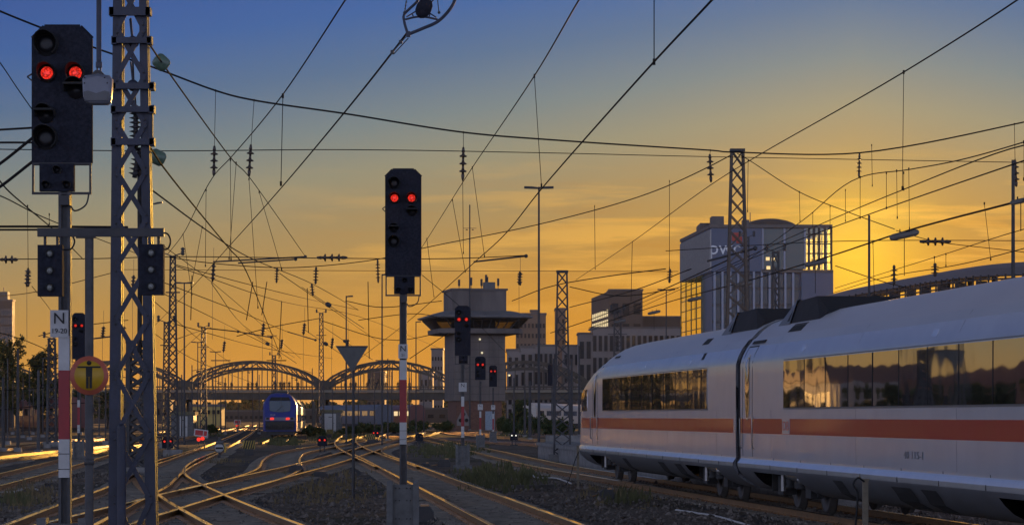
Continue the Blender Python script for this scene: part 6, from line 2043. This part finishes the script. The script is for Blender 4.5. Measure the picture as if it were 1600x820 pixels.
def tree(px, Y, top, wid, label, seed, n=5200, name='broadleaf_tree', group='trees at the left edge of the yard', crown_from=.28, m=None, leaf=.16):
    rng = np.random.default_rng(seed); k = F / Y; h = H + (HY - top) / k; w = wid / k / 2
    root = empty(name, (gx(px, Y), Y, -.2), label, 'tree', group)
    tr = MB(); tr.tube(crom([(0, 0, 0), (.1, 0, h * .25), (-.1, .1, h * .5), (.05, 0, h * .85)], 4), [.05 * h * (1 - .8 * i / 12) * .6 for i in range(13)], 8)
    lobes = []
    for i in range(9):
        a = i * 2.4; t = crown_from + (1 - crown_from) * (i + .5) / 9
        rr_ = w * (.62 - .35 * abs(t - .55)) * rng.uniform(.7, 1.1)
        c = (math.cos(a) * rr_, math.sin(a) * rr_, h * t * .95)
        lobes.append((*c, w * rng.uniform(.38, .55), w * rng.uniform(.38, .55), h * rng.uniform(.10, .15)))
        tr.tube([(0, 0, h * max(.2, t - .2)), (c[0] * .6, c[1] * .6, c[2] - h * .03), c], [.012 * h, .007 * h, .003 * h], 5)
    lobes.append((0, 0, h * .88, w * .45, w * .45, h * .12))
    tr.build('trunk', M_BARK, root)
    cr = MB(); cr.add(*leaves(lobes, n, leaf, rng)); cr.build('crown', m or M_LEAF, root)
tree(62, 310, 545, 52, 'broadleaf tree with open airy crown against the sunset right of the glass tower', 1)
tree(10, 330, 528, 60, 'tall dark tree before the glass tower at the left edge', 2, 6500)
tree(-22, 300, 540, 60, 'dark tree cut by the left picture edge', 3)
tree(36, 350, 578, 46, 'lower tree between the two taller trees at the left', 4, 4000)
tree(92, 360, 588, 44, 'rounded lower tree just left of the left signal mast', 5, 4000)
tree(128, 420, 600, 50, 'small far tree behind the round sign', 6, 3500)
tree(168, 440, 606, 46, 'small far tree seen beside the grey sign pole', 8, 3500)
tree(812, 360, 622, 34, 'bushy young tree at the right foot of the control tower', 9, 4200, 'young_tree', None, .1, M_LEAF2)
def shrub(px, Y, top, wid, label, seed, n=2600, group='shrubs growing beside the far tracks'):
    rng = np.random.default_rng(seed); k = F / Y; h = H + .2 + (HY - top) / k; w = wid / k / 2
    root = empty('shrub', (gx(px, Y), Y, -.2), label, 'shrub', group)
    lob = [(rng.uniform(-.6, .6) * w, rng.uniform(-.5, .5) * w, h * rng.uniform(.3, .65), w * .5, w * .4, h * .32) for _ in range(6)]
    st = MB()
    for l in lob: st.tube([(l[0] * .3, l[1] * .3, 0), (l[0], l[1], l[2])], [.05, .02], 5)
    st.build('stem', M_BARK, root)
    c = MB(); c.add(*leaves(lob, n, .12, rng)); c.build('foliage', M_LEAF2, root)
for i, (px, Y, top, wid, lab) in enumerate(((800, 300, 652, 44, 'wide shrub at the right corner of the control tower'), (832, 290, 646, 46, 'shrub before the pale silver train'), (858, 280, 650, 40, 'shrub right behind the tall lamp post foot'), (790, 310, 648, 30, 'small shrub at the brick base of the control tower'), (690, 330, 655, 40, 'low shrub at the left foot of the control tower'), (620, 320, 658, 70, 'broad low shrub behind the middle signal board'), (575, 310, 658, 50, 'low shrub right of the triangle board pole'), (490, 260, 662, 36, 'shrub between the blue train and the white hut'), (548, 280, 664, 40, 'shrub right of the white hut'), (882, 270, 648, 30, 'shrub between the lattice mast and the train nose'), (325, 300, 662, 34, 'yellowish shrub right of the left relay hut'), (655, 345, 655, 36, 'low shrub below the red train'))):
    shrub(px, Y, top, wid, lab, 20 + i)
# far wood behind the yard
def treeline():
    rng = np.random.default_rng(50); lob = []
    for px in np.arange(-700, 1900, 16):
        Y = rng.uniform(1250, 1600); k = F / Y; top = rng.uniform(622, 634); h = H + (650 - top) / k
        lob.append((gx(px, Y), Y, h * .55, 4 + rng.uniform(0, 3), 4, h * .45))
    m = MB(); m.add(*leaves(lob, 42000, 2.3, rng))
    tag(m.build('treeline', M_LEAF), 'far dark line of trees on the horizon beyond the bridge', 'treeline', kind='stuff')
treeline()

# gabled brick works hall and masts beside the yard, out of the frame on the left: what the train windows mirror
def hall(X0, Y0, X1, Y1, h, label, wall, bays):
    a, b = Vector((X0, Y0, 0)), Vector((X1, Y1, 0)); L = (b - a).length; rz = math.atan2((b - a).y, (b - a).x)
    root = empty('works_hall', a, label, 'building', None, rz)
    m = MB(); m.box((L / 2, 7, h / 2 - .2), (L, 14, h)); m.build('wall', wall, root)
    m = MB(); n = max(1, int(L / 26))
    for i in range(n):
        x0, x1 = L * i / n, L * (i + 1) / n
        m.prism([(x0 + .02, h - .2), (x1 - .02, h - .2), ((x0 + x1) / 2, h + 2.6)], -.3, 14.3)
    m.build('gabled_roof', mat('hall_roof_red', (.17, .08, .06), .8, 0, .2, .6), root)
    f = None
    for i in range(bays):
        x = L * (i + .5) / bays
        if f is None:
            w = MB(); w.box((0, 0, 0), (L / bays * .55, .3, h * .5)); f = w.build('window', M_WINDK, root); o = f
        else:
            o = f.copy(); C.objects.link(o); o.parent = root
        o.location = (x, -.05, h * .5)
hall(-160, 215, -76, 262, 5.8, 'red brick works hall with gables beside the yard', M_BRICK, 14)
hall(-82, 300, -106, 440, 6.4, 'pale works hall with gables farther along the yard', M_PALE, 12)
for i, (px, Y, top, wid) in enumerate(((-300, 210, 592, 120), (-420, 190, 586, 130), (-180, 240, 600, 110), (-600, 200, 590, 140))):
    tree(px, Y, top, wid, 'dark tree beside the yard before the works hall', 70 + i, 3000, leaf=.3)
for i, (px, Y) in enumerate(((-120, 120), (-260, 150), (-420, 110), (-90, 190), (-340, 210))):
    pole(px, Y, 440, 'slender mast at the side of the yard before the works hall', .12, group='masts beside the works hall', mt=M_POLE, arm=[(2.0, -.8, .3)])
# low sheds and walls beyond the bridge
for px0, px1, top, Y, lab in ((556, 700, 639, 760, 'long low dark shed beyond the bridge between the white hut and the control tower'), (350, 412, 643, 800, 'low shed beyond the bridge left of the blue train'), (470, 560, 641, 700, 'grey-brown shed beyond the bridge right of the blue train'), (790, 900, 628, 720, 'pale goods shed beyond the bridge right of the control tower'), (440, 520, 640, 1000, 'far house row on the horizon behind the blue train')):
    block(px0, px1, top, Y, lab, mat('shed_brown', (.10, .075, .06)), 8, 1, depth=10, ww=.5, hh=.3)

# ------------------------------------------------------------------ evening haze
def haze():
    m = bpy.data.materials.new('evening_haze'); m.use_nodes = True; t = m.node_tree
    for n in list(t.nodes): t.nodes.remove(n)
    v = t.nodes.new('ShaderNodeVolumePrincipled'); v.inputs['Color'].default_value = (.90, .80, .66, 1); v.inputs['Density'].default_value = .000045; v.inputs['Anisotropy'].default_value = .3
    o = t.nodes.new('ShaderNodeOutputMaterial'); t.links.new(v.outputs[0], o.inputs['Volume'])
    b = MB(); b.box((0, 4500, 27), (11000, 10000, 57)); ob = b.build('haze', m, loc=(0, 4500, 27)); tag(ob, kind='stuff')
haze()
